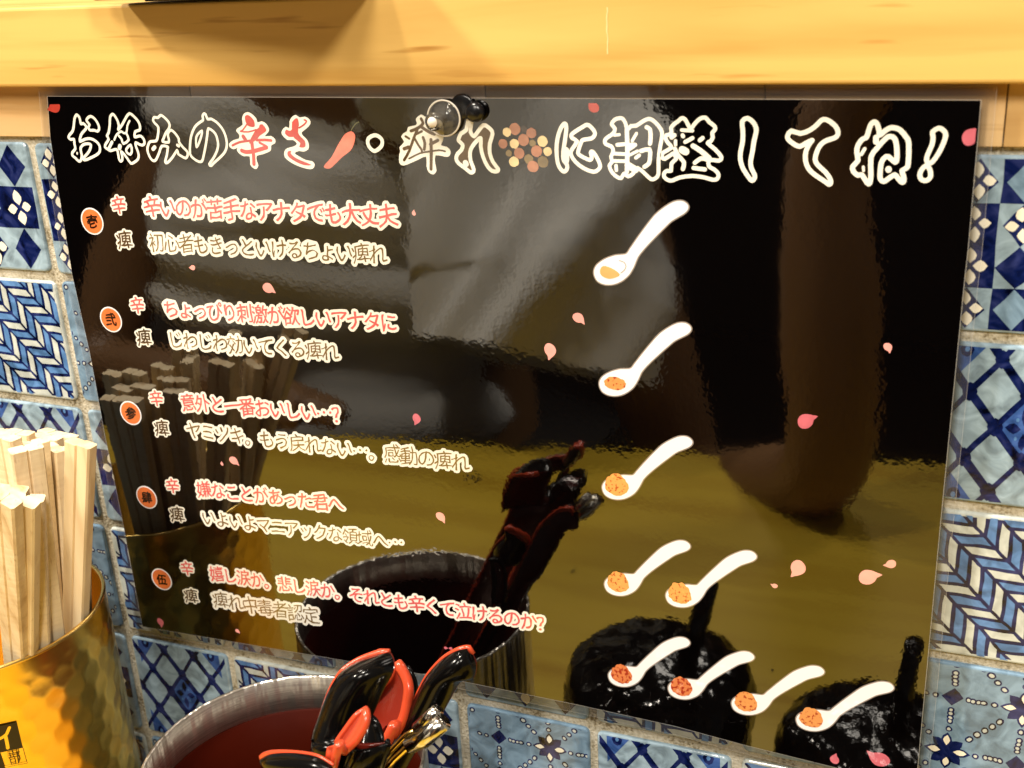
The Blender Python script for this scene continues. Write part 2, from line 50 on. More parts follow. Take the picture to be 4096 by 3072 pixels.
SPOON_LOFTS={'A':([([0.1385,-0.08,-0.1698],[0.1568,-0.08,-0.1652]),([0.1402,-0.078,-0.1601],[0.1579,-0.078,-0.1552]),([0.1415,-0.076,-0.1551],[0.1593,-0.076,-0.1511]),([0.1446,-0.074,-0.1468],[0.1626,-0.074,-0.1429]),([0.1473,-0.072,-0.1417],[0.1652,-0.072,-0.1376]),([0.1496,-0.07,-0.1396],[0.1649,-0.07,-0.1353]),([0.1533,-0.068,-0.1377],[0.1633,-0.068,-0.1346]),([0.1584,-0.066,-0.136],[0.1613,-0.066,-0.135])],0.009),'B':([([0.1527,-0.062,-0.1733],[0.1539,-0.062,-0.1726]),([0.1503,-0.06,-0.171],[0.1565,-0.06,-0.1695]),([0.1472,-0.058,-0.1683],[0.1589,-0.058,-0.1649]),([0.1458,-0.056,-0.1649],[0.1596,-0.056,-0.1606]),([0.1482,-0.054,-0.1606],[0.1596,-0.054,-0.1565]),([0.1525,-0.052,-0.1555],[0.1579,-0.052,-0.154]),([0.1534,-0.05,-0.1517],[0.1547,-0.05,-0.1513])],-0.013),'C':([([0.1582,-0.101,-0.149],[0.1613,-0.101,-0.1482]),([0.1585,-0.0994,-0.1473],[0.1641,-0.0994,-0.1442]),([0.1607,-0.0978,-0.1434],[0.167,-0.0978,-0.1412]),([0.1632,-0.0962,-0.1395],[0.1689,-0.0962,-0.1378]),([0.1656,-0.0946,-0.136],[0.1691,-0.0946,-0.1355]),([0.1672,-0.093,-0.1349],[0.168,-0.093,-0.1347])],-0.005),'G':([([0.1566,-0.088,-0.1594],[0.1682,-0.088,-0.1566]),([0.1589,-0.086,-0.1541],[0.1676,-0.086,-0.1517]),([0.1599,-0.084,-0.151],[0.1664,-0.084,-0.1488]),([0.1601,-0.082,-0.1484],[0.1638,-0.082,-0.1468]),([0.1594,-0.08,-0.1478],[0.1608,-0.08,-0.1475])],0.007),'D':([([0.164,-0.105,-0.1444],[0.1629,-0.105,-0.1482]),([0.1587,-0.1036,-0.1439],[0.1579,-0.1036,-0.1505]),([0.1524,-0.1022,-0.1454],[0.1521,-0.1022,-0.1528]),([0.1462,-0.1008,-0.1477],[0.1455,-0.1008,-0.1552]),([0.1405,-0.0994,-0.1505],[0.1396,-0.0994,-0.1567]),([0.1363,-0.098,-0.1538],[0.1363,-0.098,-0.1564])],0.01),'E':([([0.1456,-0.055,-0.1903],[0.1558,-0.055,-0.1877]),([0.1546,-0.0543,-0.1733],[0.165,-0.0543,-0.1729]),([0.1623,-0.0537,-0.1578],[0.1719,-0.0537,-0.1603]),([0.1659,-0.053,-0.1509],[0.1768,-0.053,-0.1512]),([0.1711,-0.0523,-0.1445],[0.1809,-0.0523,-0.1493]),([0.176,-0.0517,-0.1408],[0.1821,-0.0517,-0.145]),([0.1794,-0.051,-0.1397],[0.1808,-0.051,-0.1416])],0.011),'F':([([0.1462,-0.045,-0.1915],[0.1497,-0.045,-0.1915]),([0.1486,-0.044,-0.1811],[0.1533,-0.044,-0.1812]),([0.1506,-0.043,-0.1718],[0.1552,-0.043,-0.1716]),([0.1507,-0.042,-0.1655],[0.1555,-0.042,-0.1644]),([0.1509,-0.041,-0.1612],[0.1537,-0.041,-0.1606]),([0.1509,-0.04,-0.1598],[0.1521,-0.04,-0.1596])],0.01)}
LADLE={'r1':[[0.1581,-0.075,-0.1711],[0.1643,-0.075,-0.1619],[0.169,-0.075,-0.1562],[0.174,-0.075,-0.1521]],'r2':[[0.1619,-0.077,-0.1685],[0.1659,-0.077,-0.1634],[0.1698,-0.077,-0.159],[0.1727,-0.077,-0.1565]],'tip':[[0.1725,-0.074,-0.1536],[0.1763,-0.074,-0.1494],[0.1796,-0.074,-0.1457]],'tip2':[[0.1707,-0.076,-0.1581],[0.1762,-0.076,-0.1542],[0.182,-0.076,-0.1477]]}
CHOPSTICKS=[([0.0398,-0.044,-0.0924],0),([0.0115,-0.03,-0.0995],4),([0.0111,-0.022,-0.1019],-3),([0.0041,-0.035,-0.096],6),([0.0165,-0.052,-0.0894],-8),([0.0037,-0.028,-0.1],12),([0.0043,-0.021,-0.1018],-6),([0.0347,-0.062,-0.0869],58),([0.0222,-0.047,-0.0929],70),([0.0485,-0.08,-0.0946],6),([0.0483,-0.086,-0.0909],-5),([0.0378,-0.074,-0.0954],20),([-0.0053,-0.034,-0.0969],8),([0.0244,-0.033,-0.1015],0),([0.0172,-0.04,-0.0993],-12),([0.0108,-0.044,-0.096],15),([0.0215,-0.038,-0.0987],-20),([0.0374,-0.068,-0.1012],30)]
CRUMBS=[(-0.008, -0.3715, 0.0028, 'largest dark crumb on the counter, reflected beside the spoons in the middle'), (0.1015, -0.2691, 0.001, 'tiny dark crumb reflected left of the fourth printed spoon row'), (0.2318, -0.2024, 0.001, 'tiny dark crumb reflected between the two black jars')]

# ------------------------------------------------------------------ helpers
def tag(o, label=None, cat=None, group=None, kind=None):
    if label: o['label'] = label
    if cat: o['category'] = cat
    if group: o['group'] = group
    if kind: o['kind'] = kind
    return o
def empty(name, loc, label=None, cat=None, group=None):
    o = bpy.data.objects.new(name, None); COL.objects.link(o); o.location = loc; o.empty_display_size = .01
    return tag(o, label, cat, group)
def wloc(o):
    v = Vector(o.location)
    while o.parent: o = o.parent; v += Vector(o.location)
    return v
def mesh(name, vs, fs, mat, parent=None, smooth=False, mi=None, loc=None):
    me = bpy.data.meshes.new(name)
    off = wloc(parent) if parent else Vector((0, 0, 0))
    if loc: off = Vector(loc)
    me.from_pydata([tuple(Vector(v) - off) for v in vs], [], fs)
    mats = mat if isinstance(mat, (list, tuple)) else [mat]
    for m in mats: me.materials.append(m)
    if mi: me.polygons.foreach_set('material_index', mi)
    if smooth: me.polygons.foreach_set('use_smooth', [True] * len(me.polygons))
    me.update()
    o = bpy.data.objects.new(name, me); COL.objects.link(o)
    if parent: o.parent = parent
    if loc: o.location = off - (wloc(parent) if parent else Vector((0, 0, 0)))
    return o
def bm_obj(name, bm, mat, parent=None, smooth=True):
    me = bpy.data.meshes.new(name)
    off = wloc(parent) if parent else Vector((0, 0, 0))
    bmesh.ops.translate(bm, verts=bm.verts, vec=-off)
    bmesh.ops.recalc_face_normals(bm, faces=bm.faces)
    bm.to_mesh(me); bm.free()
    mats = mat if isinstance(mat, (list, tuple)) else [mat]
    for m in mats: me.materials.append(m)
    if smooth:
        me.polygons.foreach_set('use_smooth', [True] * len(me.polygons))
    o = bpy.data.objects.new(name, me); COL.objects.link(o)
    if parent: o.parent = parent
    return o
def box(name, lo, hi, mat, parent=None, bevel=0, segs=2, warp=None):
    bm = bmesh.new()
    bmesh.ops.create_cube(bm, size=1)
    for v in bm.verts:
        v.co = Vector([lo[i] if v.co[i] < 0 else hi[i] for i in range(3)])
        if warp: v.co = warp(v.co)
    if bevel: bmesh.ops.bevel(bm, geom=bm.edges[:] , offset=bevel, segments=segs, affect='EDGES', profile=.5)
    return bm_obj(name, bm, mat, parent, smooth=False)
def tube_geo(pts, rad, n=10, closed=False):
    """swept tube; rad is a number or a list"""
    vs, fs = [], []; N = len(pts); pts = [Vector(p) for p in pts]
    up = Vector((0.13, .2, .97))
    for i, p in enumerate(pts):
        a = pts[(i - 1) % N] if (closed or i > 0) else p; b = pts[(i + 1) % N] if (closed or i < N - 1) else p
        t = (b - a).normalized(); s = t.cross(up).normalized(); u = s.cross(t)
        r = rad[i] if isinstance(rad, (list, tuple)) else rad
        for k in range(n):
            an = 2 * math.pi * k / n; vs.append(p + (s * math.cos(an) + u * math.sin(an)) * r)
    for i in range(N if closed else N - 1):
        j = (i + 1) % N
        for k in range(n):
            l = (k + 1) % n; fs.append((i * n + k, i * n + l, j * n + l, j * n + k))
    if not closed:
        fs.append(tuple(range(n))[::-1]); fs.append(tuple((N - 1) * n + k for k in range(n)))
    return vs, fs
def lathe_geo(profile, c, n=72, close=False):
    vs, fs = [], []
    for r, z in profile:
        for k in range(n):
            a = 2 * math.pi * k / n; vs.append((c[0] + r * math.cos(a), c[1] + r * math.sin(a), z))
    M = len(profile)
    for i in range(M - 1):
        for k in range(n):
            l = (k + 1) % n; fs.append((i * n + k, i * n + l, (i + 1) * n + l, (i + 1) * n + k))
    return vs, fs
def smooth_pts(p, closed=True, it=1):
    """Catmull-Rom midpoints: rounds a traced outline"""
    for _ in range(it):
        n = len(p); out = []
        for i in range(n if closed else n - 1):
            p0 = p[(i - 1) % n] if (closed or i > 0) else p[i]; p1 = p[i]; p2 = p[(i + 1) % n]
            p3 = p[(i + 2) % n] if (closed or i + 2 < n) else p2
            out.append(p1)
            out.append(tuple((-p0[k] + 9 * p1[k] + 9 * p2[k] - p3[k]) / 16 for k in range(2)))
        if not closed: out.append(p[-1])
        p = out
    return p
def area2(p): return sum(p[i][0] * p[(i + 1) % len(p)][1] - p[(i + 1) % len(p)][0] * p[i][1] for i in range(len(p)))
def disc(c, r, n=10, ry=None, rot=0):
    ry = ry or r; cr, sr = math.cos(rot), math.sin(rot); o = []
    for k in range(n):
        a = 2 * math.pi * k / n; x, y = r * math.cos(a), ry * math.sin(a); o.append((c[0] + x * cr - y * sr, c[1] + x * sr + y * cr))
    return o
def ribbon(p, wd, closed=True, nd=8):
    """polygons covering a pen line of width wd along p"""
    h = wd / 2; out = []; n = len(p)
    for i in range(n if closed else n - 1):
        a, b = p[i], p[(i + 1) % n]; dx, dy = b[0] - a[0], b[1] - a[1]; L = math.hypot(dx, dy)
        if L < 1e-9: continue
        nx, ny = -dy / L * h, dx / L * h
        out.append([(a[0] - nx, a[1] - ny), (b[0] - nx, b[1] - ny), (b[0] + nx, b[1] + ny), (a[0] + nx, a[1] + ny)])
    for q in p: out.append(disc(q, h, nd))
    return out
def union(polys, eps=1e-5, odd=False):
    """one non-overlapping triangulated sheet from any number of overlapping outlines"""
    rnd = random.Random(3); size = max([max(abs(q[0] - polys[0][0][0]), abs(q[1] - polys[0][0][1])) for p in polys for q in p] + [1e-3]) if polys else 1
    for att in range(7):
        vs, fs, tot = [], [], 0; J = size * 4e-4 * att
        for p in polys:
            if len(p) < 3: continue
            a = area2(p)
            if abs(a) < 1e-9: continue
            if a < 0: p = p[::-1]
            tot += abs(a); s = len(vs)
            vs += [Vector((q[0] + rnd.uniform(-J, J), q[1] + rnd.uniform(-J, J))) for q in p]; fs.append(list(range(s, s + len(p))))
        if not fs: return [], []
        r = delaunay_2d_cdt(vs, [], fs, 1, eps, True)
        V = [tuple(v) for v in r[0]]; F = [tuple(f) for f, og in zip(r[2], r[5]) if (len(og) % 2 if odd else og)]
        # a failed triangulation floods the hull or makes one face belong to most outlines
        bad = sum(1 for og in r[5] if len(og) > 14 and len(og) > .12 * len(fs))
        cov = sum(abs(area2([V[i] for i in f])) for f in F)
        if cov <= tot * 1.001 and (bad == 0 or att == 6): return V, F
    return V, F
def join2(parts):
    vs, fs = [], []
    for v, f in parts:
        s = len(vs); vs += v; fs += [tuple(i + s for i in g) for g in f]
    return vs, fs

# ------------------------------------------------------------------ materials
def nodes(name):
    m = bpy.data.materials.new(name); m.use_nodes = True; nt = m.node_tree
    return m, nt, nt.nodes['Principled BSDF']
def N(nt, typ, **kw):
    n = nt.nodes.new(typ)
    for k, v in kw.items():
        if k.startswith('i_'): n.inputs[k[2:].replace('_', ' ')].default_value = v
        else: setattr(n, k, v)
    return n
def setp(b, col=None, rough=.5, metal=0, ior=1.5, coat=0, coat_rough=.03, spec=None):
    if col: b.inputs['Base Color'].default_value = (*col, 1)
    b.inputs['Roughness'].default_value = rough; b.inputs['Metallic'].default_value = metal; b.inputs['IOR'].default_value = ior
    b.inputs['Coat Weight'].default_value = coat; b.inputs['Coat Roughness'].default_value = coat_rough
    if spec is not None: b.inputs['Specular IOR Level'].default_value = spec
def obj_coords(nt, scale=(1, 1, 1), rot=(0, 0, 0), world=False):
    tc = N(nt, 'ShaderNodeTexCoord'); mp = N(nt, 'ShaderNodeMapping')
    mp.inputs['Scale'].default_value = scale; mp.inputs['Rotation'].default_value = rot
    nt.links.new(tc.outputs['Object'], mp.inputs['Vector']); return mp
def ramp(nt, src, stops):
    r = N(nt, 'ShaderNodeValToRGB'); e = r.color_ramp.elements
    while len(e) < len(stops): e.new(.5)
    for i, (p, c) in enumerate(stops): e[i].position = p; e[i].color = (*c, 1)
    nt.links.new(src, r.inputs['Fac']); return r
def bump(nt, b, h, strength, dist, prev=None):
    n = N(nt, 'ShaderNodeBump'); n.inputs['Strength'].default_value = strength; n.inputs['Distance'].default_value = dist
    nt.links.new(h, n.inputs['Height'])
    if prev: nt.links.new(prev.outputs[0], n.inputs['Normal'])
    nt.links.new(n.outputs[0], b.inputs['Normal']); return n

def laminated(name, col, vary=0):
    """print under glossy laminating film: slight orange-peel, strong reflection"""
    m, nt, b = nodes(name); setp(b, col, .035, 0, 2.05)
    mp = obj_coords(nt)
    n1 = N(nt, 'ShaderNodeTexNoise'); n1.inputs['Scale'].default_value = 520; n1.inputs['Detail'].default_value = 1.5
    n2 = N(nt, 'ShaderNodeTexNoise'); n2.inputs['Scale'].default_value = 60; n2.inputs['Detail'].default_value = 1
    nt.links.new(mp.outputs[0], n1.inputs['Vector']); nt.links.new(mp.outputs[0], n2.inputs['Vector'])
    n3 = N(nt, 'ShaderNodeTexNoise'); n3.inputs['Scale'].default_value = 26; n3.inputs['Detail'].default_value = 2; nt.links.new(mp.outputs[0], n3.inputs['Vector'])
    mr = N(nt, 'ShaderNodeMapRange'); mr.inputs[1].default_value = .38; mr.inputs[2].default_value = .64; mr.inputs[3].default_value = .15; mr.inputs[4].default_value = 1.25; nt.links.new(n3.outputs[0], mr.inputs[0])
    ml = N(nt, 'ShaderNodeMath', operation='MULTIPLY'); nt.links.new(n1.outputs[0], ml.inputs[0]); nt.links.new(mr.outputs[0], ml.inputs[1])
    p = bump(nt, b, ml.outputs[0], 1.0, .0000125)
    bump(nt, b, n2.outputs[0], 1.0, .00004, p)
    if vary:
        v = N(nt, 'ShaderNodeTexNoise'); v.inputs['Scale'].default_value = 160; nt.links.new(mp.outputs[0], v.inputs['Vector'])
        r = ramp(nt, v.outputs[0], [(.35, col), (.65, tuple(min(1, c * (1 + vary)) for c in col))])
        nt.links.new(r.outputs[0], b.inputs['Base Color'])
    return m
M = {}
M['black_print'] = laminated('black_print', (.0010, .0006, .0006))
M['cream_print'] = laminated('cream_print', (.93, .90, .80))
M['white_print'] = laminated('white_print', (.94, .93, .97))
M['red_print'] = laminated('red_print', (.50, .060, .055), .3)
M['soft_red_print'] = laminated('soft_red_print', (.68, .12, .115), .25)
M['brown_print'] = laminated('brown_print', (.075, .042, .016), .4)
M['tan_print'] = laminated('tan_print', (.17, .105, .035), .3)
M['chili_print'] = laminated('chili_print', (.66, .17, .12), .5)
M['leaf_print'] = laminated('leaf_print', (.012, .016, .006))
M['stem_print'] = laminated('stem_print', (.12, .12, .06))
M['badge_print'] = laminated('badge_print', (.70, .17, .045), .25)
M['ink_print'] = laminated('ink_print', (.02, .008, .004))
M['petal_print'] = laminated('petal_print', (.84, .36, .33), .2)
M['magenta_print'] = laminated('magenta_print', (.55, .13, .17), .3)
M['dark_petal_print'] = laminated('dark_petal_print', (.42, .045, .03), .3)
M['pepper_brown'] = laminated('pepper_brown', (.30, .125, .07), .6)
M['pepper_cream'] = laminated('pepper_cream', (.62, .48, .25), .4)
M['pepper_olive'] = laminated('pepper_olive', (.16, .11, .045), .5)
M['pepper_dark'] = laminated('pepper_dark', (.03, .018, .012), .5)
M['grey_print'] = laminated('grey_print', (.30, .25, .22))
M['powder_pale'] = laminated('powder_pale', (.80, .40, .14), .2)
def powder_mat(name, c1, c2, thr):
    m = laminated(name, c1); nt = m.node_tree; b = nt.nodes['Principled BSDF']
    mp = obj_coords(nt); v = N(nt, 'ShaderNodeTexVoronoi'); v.inputs['Scale'].default_value = 850
    n = N(nt, 'ShaderNodeTexNoise'); n.inputs['Scale'].default_value = 900; n.inputs['Detail'].default_value = 3
    nt.links.new(mp.outputs[0], n.inputs['Vector'])
    r = ramp(nt, n.outputs[0], [(0, c2), (thr - .05, c2), (thr + .02, c1), (.62, c1), (.7, tuple(min(1, x * 1.25) for x in c1))])
    nt.links.new(r.outputs[0], b.inputs['Base Color']); return m
M['powder'] = powder_mat('powder', (.80, .33, .10), (.42, .06, .02), .42)
M['powder_hot'] = powder_mat('powder_hot', (.72, .22, .075), (.40, .04, .015), .47)

def film_mat(name='clear_film', haze=.03, tint=(.94, .94, .95)):
    m = bpy.data.materials.new(name); m.use_nodes = True; nt = m.node_tree; nt.nodes.clear()
    out = N(nt, 'ShaderNodeOutputMaterial'); tr = N(nt, 'ShaderNodeBsdfTransparent'); gl = N(nt, 'ShaderNodeBsdfGlossy')
    df = N(nt, 'ShaderNodeBsdfDiffuse'); df.inputs[0].default_value = (.8, .78, .75, 1)
    tr.inputs[0].default_value = (*tint, 1); gl.inputs['Roughness'].default_value = .05
    lw = N(nt, 'ShaderNodeFresnel'); lw.inputs[0].default_value = 1.42
    a = N(nt, 'ShaderNodeMixShader'); a.inputs[0].default_value = haze
    c = N(nt, 'ShaderNodeMixShader')
    n = N(nt, 'ShaderNodeTexNoise'); n.inputs['Scale'].default_value = 90; bp = N(nt, 'ShaderNodeBump'); bp.inputs['Distance'].default_value = .00015
    tc = N(nt, 'ShaderNodeTexCoord'); nt.links.new(tc.outputs['Object'], n.inputs['Vector']); nt.links.new(n.outputs[0], bp.inputs['Height'])
    nt.links.new(bp.outputs[0], gl.inputs['Normal'])
    nt.links.new(tr.outputs[0], a.inputs[1]); nt.links.new(df.outputs[0], a.inputs[2])
    nt.links.new(lw.outputs[0], c.inputs[0]); nt.links.new(a.outputs[0], c.inputs[1]); nt.links.new(gl.outputs[0], c.inputs[2])
    nt.links.new(c.outputs[0], out.inputs[0]); return m
M['film'] = film_mat()

def wood(name, c_lo, c_hi, streak, rough=.32, along=0, fine=1.0, seed=0, sat=1):
    """pale softwood; grain runs along axis `along` (0 x, 2 z)"""
    m, nt, b = nodes(name); setp(b, c_hi, rough, 0, 1.48)
    sc = [70, 70, 70]; sc[along] = 4.5
    mp = obj_coords(nt, tuple(s * fine for s in sc)); mp.inputs['Location'].default_value = (seed * 3.1, seed * 1.7, seed)
    n1 = N(nt, 'ShaderNodeTexNoise'); n1.inputs['Scale'].default_value = 1; n1.inputs['Detail'].default_value = 5; n1.inputs['Distortion'].default_value = .6
    nt.links.new(mp.outputs[0], n1.inputs['Vector'])
    mp2 = obj_coords(nt, tuple(s * .22 for s in sc)); mp2.inputs['Location'].default_value = (seed, seed * 2.3, 4)
    n2 = N(nt, 'ShaderNodeTexNoise'); n2.inputs['Scale'].default_value = 1; n2.inputs['Detail'].default_value = 2; n2.inputs['Distortion'].default_value = 1.2
    nt.links.new(mp2.outputs[0], n2.inputs['Vector'])
    ad = N(nt, 'ShaderNodeMath', operation='MULTIPLY_ADD'); ad.inputs[1].default_value = .55
    hf = N(nt, 'ShaderNodeMath', operation='MULTIPLY'); hf.inputs[1].default_value = .5
    nt.links.new(n2.outputs[0], hf.inputs[0]); nt.links.new(n1.outputs[0], ad.inputs[0]); nt.links.new(hf.outputs[0], ad.inputs[2])
    r = ramp(nt, ad.outputs[0], [(.36, streak), (.43, c_lo), (.56, c_hi), (.70, tuple(min(1, x * 1.08) for x in c_hi))])
    mp3 = obj_coords(nt, tuple((s * 4.5 if i != along else s * 5.5) * fine for i, s in enumerate(sc))); mp3.inputs['Location'].default_value = (seed, 5, seed * 2)
    n3 = N(nt, 'ShaderNodeTexNoise'); n3.inputs['Scale'].default_value = 1; n3.inputs['Detail'].default_value = 2
    nt.links.new(mp3.outputs[0], n3.inputs['Vector'])
    r3 = ramp(nt, n3.outputs[0], [(.25, (0, 0, 0)), (.36, (1, 1, 1))])
    mxc = N(nt, 'ShaderNodeMix', data_type='RGBA'); mxc.inputs[6].default_value = (*[(a + b_) / 2 for a, b_ in zip(streak, c_lo)], 1)
    nt.links.new(r3.outputs[0], mxc.inputs[0]); nt.links.new(r.outputs[0], mxc.inputs[7])
    nt.links.new(mxc.outputs[2], b.inputs['Base Color'])
    bump(nt, b, n1.outputs[0], .35, .0002)
    return m
M['shelf_wood'] = wood('shelf_wood', (.54, .295, .062), (.72, .45, .13), (.36, .15, .022), .42)
M['recess_dark'] = wood('recess_dark', (.50, .29, .10), (.60, .38, .15), (.36, .19, .05), .5, seed=2)
M['recess_light'] = wood('recess_light', (.74, .50, .31), (.84, .60, .40), (.60, .38, .20), .5, seed=5)
M['recess_tan'] = wood('recess_tan', (.62, .39, .17), (.74, .50, .24), (.46, .26, .09), .5, seed=8)
M['counter_wood'] = wood('counter_wood', (.50, .32, .025), (.57, .39, .035), (.40, .23, .012), .34, seed=3)
M['chop_wood'] = wood('chop_wood', (.72, .54, .31), (.85, .70, .46), (.50, .32, .15), .6, along=2, fine=3.2, seed=1)
M['chop_wood_pale'] = wood('chop_wood_pale', (.76, .58, .34), (.86, .70, .44), (.66, .46, .24), .6, along=2, fine=2.2, seed=6)
def saw_marks(m, sc, dist):
    nt = m.node_tree; b = nt.nodes['Principled BSDF']; mp = obj_coords(nt, sc)
    n = N(nt, 'ShaderNodeTexNoise'); n.inputs['Scale'].default_value = 1; n.inputs['Detail'].default_value = 2; nt.links.new(mp.outputs[0], n.inputs['Vector'])
    prev = b.inputs['Normal'].links[0].from_node; bump(nt, b, n.outputs[0], 1, dist, prev)
    cl = b.inputs['Base Color'].links[0].from_socket; r = ramp(nt, n.outputs[0], [(.3, (.80, .76, .68)), (.55, (1, 1, 1))])
    mx = N(nt, 'ShaderNodeMix', data_type='RGBA', blend_type='MULTIPLY'); mx.inputs[0].default_value = .35
    nt.links.new(cl, mx.inputs[6]); nt.links.new(r.outputs[0], mx.inputs[7]); nt.links.new(mx.outputs[2], b.inputs['Base Color'])
saw_marks(M['chop_wood'], (45, 45, 750), .00015)
M['floor_dark'] = wood('floor_dark', (.004, .002, .001), (.006, .003, .002), (.002, .001, .001), .6)

def glaze(name, col, var=.25, rough=.10):
    m, nt, b = nodes(name); setp(b, col, rough, 0, 1.52)
    mp = obj_coords(nt); n = N(nt, 'ShaderNodeTexNoise'); n.inputs['Scale'].default_value = 120; n.inputs['Detail'].default_value = 4; n.inputs['Distortion'].default_value = 1.5
    oi = N(nt, 'ShaderNodeObjectInfo'); vm = N(nt, 'ShaderNodeVectorMath', operation='ADD')
    nt.links.new(mp.outputs[0], vm.inputs[0]); nt.links.new(oi.outputs['Random'], vm.inputs[1]); nt.links.new(vm.outputs[0], n.inputs['Vector'])
    r = ramp(nt, n.outputs[0], [(.32, tuple(c * (1 - var) for c in col)), (.5, col), (.68, tuple(min(1, c * (1 + var * .9) + .02) for c in col))])
    nt.links.new(r.outputs[0], b.inputs['Base Color'])
    n2 = N(nt, 'ShaderNodeTexNoise'); n2.inputs['Scale'].default_value = 260; n2.inputs['Detail'].default_value = 2
    nt.links.new(vm.outputs[0], n2.inputs['Vector']); bump(nt, b, n2.outputs[0], .5, .00010)
    return m
M['tile_pale'] = glaze('tile_pale', (.26, .36, .44), .38)
M['tile_cream'] = glaze('tile_cream', (.52, .56, .53), .22)
M['tile_white'] = glaze('tile_white', (.86, .82, .68), .05)
M['tile_sky'] = glaze('tile_sky', (.085, .20, .44), .4)
M['tile_mid'] = glaze('tile_mid', (.035, .09, .30), .45)
M['tile_navy'] = glaze('tile_navy', (.004, .010, .075), .9)
M['tile_grey'] = glaze('tile_grey', (.17, .27, .38), .38)
m, nt, b = nodes('grout'); setp(b, (.5, .46, .38), .9)
mp = obj_coords(nt); n = N(nt, 'ShaderNodeTexNoise'); n.inputs['Scale'].default_value = 900; n.inputs['Detail'].default_value = 4; nt.links.new(mp.outputs[0], n.inputs['Vector'])
n2 = N(nt, 'ShaderNodeTexNoise'); n2.inputs['Scale'].default_value = 70; n2.inputs['Detail'].default_value = 5; nt.links.new(mp.outputs[0], n2.inputs['Vector'])
mx = N(nt, 'ShaderNodeMath', operation='MULTIPLY_ADD'); mx.inputs[1].default_value = .45; hf = N(nt, 'ShaderNodeMath', operation='MULTIPLY'); hf.inputs[1].default_value = .6
nt.links.new(n2.outputs[0], hf.inputs[0]); nt.links.new(n.outputs[0], mx.inputs[0]); nt.links.new(hf.outputs[0], mx.inputs[2])
r = ramp(nt, mx.outputs[0], [(.40, (.16, .12, .06)), (.50, (.46, .41, .30)), (.66, (.64, .60, .50))]); nt.links.new(r.outputs[0], b.inputs['Base Color'])
bump(nt, b, n.outputs[0], 1, .0006); M['grout'] = m

def simple(name, col, rough, metal=0, coat=0, ior=1.5, nscale=0, ndist=0, coat_rough=.03):
    m, nt, b = nodes(name); setp(b, col, rough, metal, ior, coat, coat_rough)
    if nscale:
        mp = obj_coords(nt); n = N(nt, 'ShaderNodeTexNoise'); n.inputs['Scale'].default_value = nscale; n.inputs['Detail'].default_value = 2
        nt.links.new(mp.outputs[0], n.inputs['Vector']); bump(nt, b, n.outputs[0], 1, ndist)
    return m
M['gold'] = simple('gold', (1.0, .66, .13), .25, 1, nscale=300, ndist=.00003)
M['gold_rim'] = simple('gold_rim', (1.0, .70, .22), .22, 1)
M['cup_ink'] = simple('cup_ink', (.012, .005, .003), .35)
M['lacquer_black'] = simple('lacquer_black', (.002, .0018, .0018), .16, ior=1.30, nscale=60, ndist=.0004)
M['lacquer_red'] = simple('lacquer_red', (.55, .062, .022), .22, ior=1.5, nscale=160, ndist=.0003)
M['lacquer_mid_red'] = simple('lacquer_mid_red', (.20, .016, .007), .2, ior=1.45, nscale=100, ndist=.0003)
M['lacquer_red_shaded'] = simple('lacquer_red_shaded', (.07, .006, .003), .18, ior=1.45, nscale=100, ndist=.0003)  # red lacquer with the shade of unlit hollows put into its colour
M['pot_inside'] = simple('pot_inside', (.040, .0032, .0006), .5, ior=1.12, nscale=100, ndist=.0002)
M['jar_black'] = simple('jar_black', (.002, .002, .002), .09, ior=1.45, nscale=160, ndist=.0008)
M['tray_black'] = simple('tray_black', (.006, .003, .002), .2)
M['clear_plastic'] = film_mat('clear_plastic', .05, (.80, .78, .74))
M['rubber_black'] = simple('rubber_black', (.006, .006, .007), .25)
M['white_plastic'] = simple('white_plastic', (.75, .68, .58), .3)
M['brass_wire'] = simple('brass_wire', (.95, .66, .18), .22, 1)
M['shirt'] = simple('shirt', (.72, .71, .67), .9, nscale=1200, ndist=.0002)
M['skin'] = simple('skin', (.19, .095, .036), .5, nscale=300, ndist=.0002)
M['hair'] = simple('hair', (.01, .008, .006), .5)
M['trousers'] = simple('trousers', (.003, .003, .003), .9)
# brushed steel: fine streaks running round the wall
m, nt, b = nodes('brushed_steel'); setp(b, (.62, .58, .52), .31, 1)
mp = obj_coords(nt, (60, 60, 2600)); n = N(nt, 'ShaderNodeTexNoise'); n.inputs['Scale'].default_value = 1; n.inputs['Detail'].default_value = 4; nt.links.new(mp.outputs[0], n.inputs['Vector'])
r = ramp(nt, n.outputs[0], [(.3, (.62, .58, .52)), (.7, (.98, .94, .86))]); nt.links.new(r.outputs[0], b.inputs['Base Color'])
pb = bump(nt, b, n.outputs[0], .6, .00006)
mp2 = obj_coords(nt, (70, 70, 5)); n2 = N(nt, 'ShaderNodeTexNoise'); n2.inputs['Scale'].default_value = 1; n2.inputs['Detail'].default_value = 3; nt.links.new(mp2.outputs[0], n2.inputs['Vector'])
bump(nt, b, n2.outputs[0], 1, .0060, pb); M['steel'] = m

# ------------------------------------------------------------------ setting: floor, wall with tiles
box('floor', (-3, -4, -1.06), (3, .6, -1.0), M['floor_dark']); tag(bpy.data.objects['floor'], kind='structure')
box('room_wall', (-3, -2.9, -1.0), (3, -2.8, 1.6), M['floor_dark']); tag(bpy.data.objects['room_wall'], kind='structure')
wall = empty('wall', (0, 0, 0)); tag(wall, kind='structure')
mesh('grout', [(-.62, .0012, -.302), (.98, .0012, -.302), (.98, .0012, .0015), (-.62, .0012, .0015)], [(0, 1, 2, 3)], M['grout'], wall)
mesh('back_panel', [(-.62, .02, -1.0), (.98, .02, -1.0), (.98, .02, -.302), (-.62, .02, -.302)], [(0, 1, 2, 3)], M['trousers'], wall)

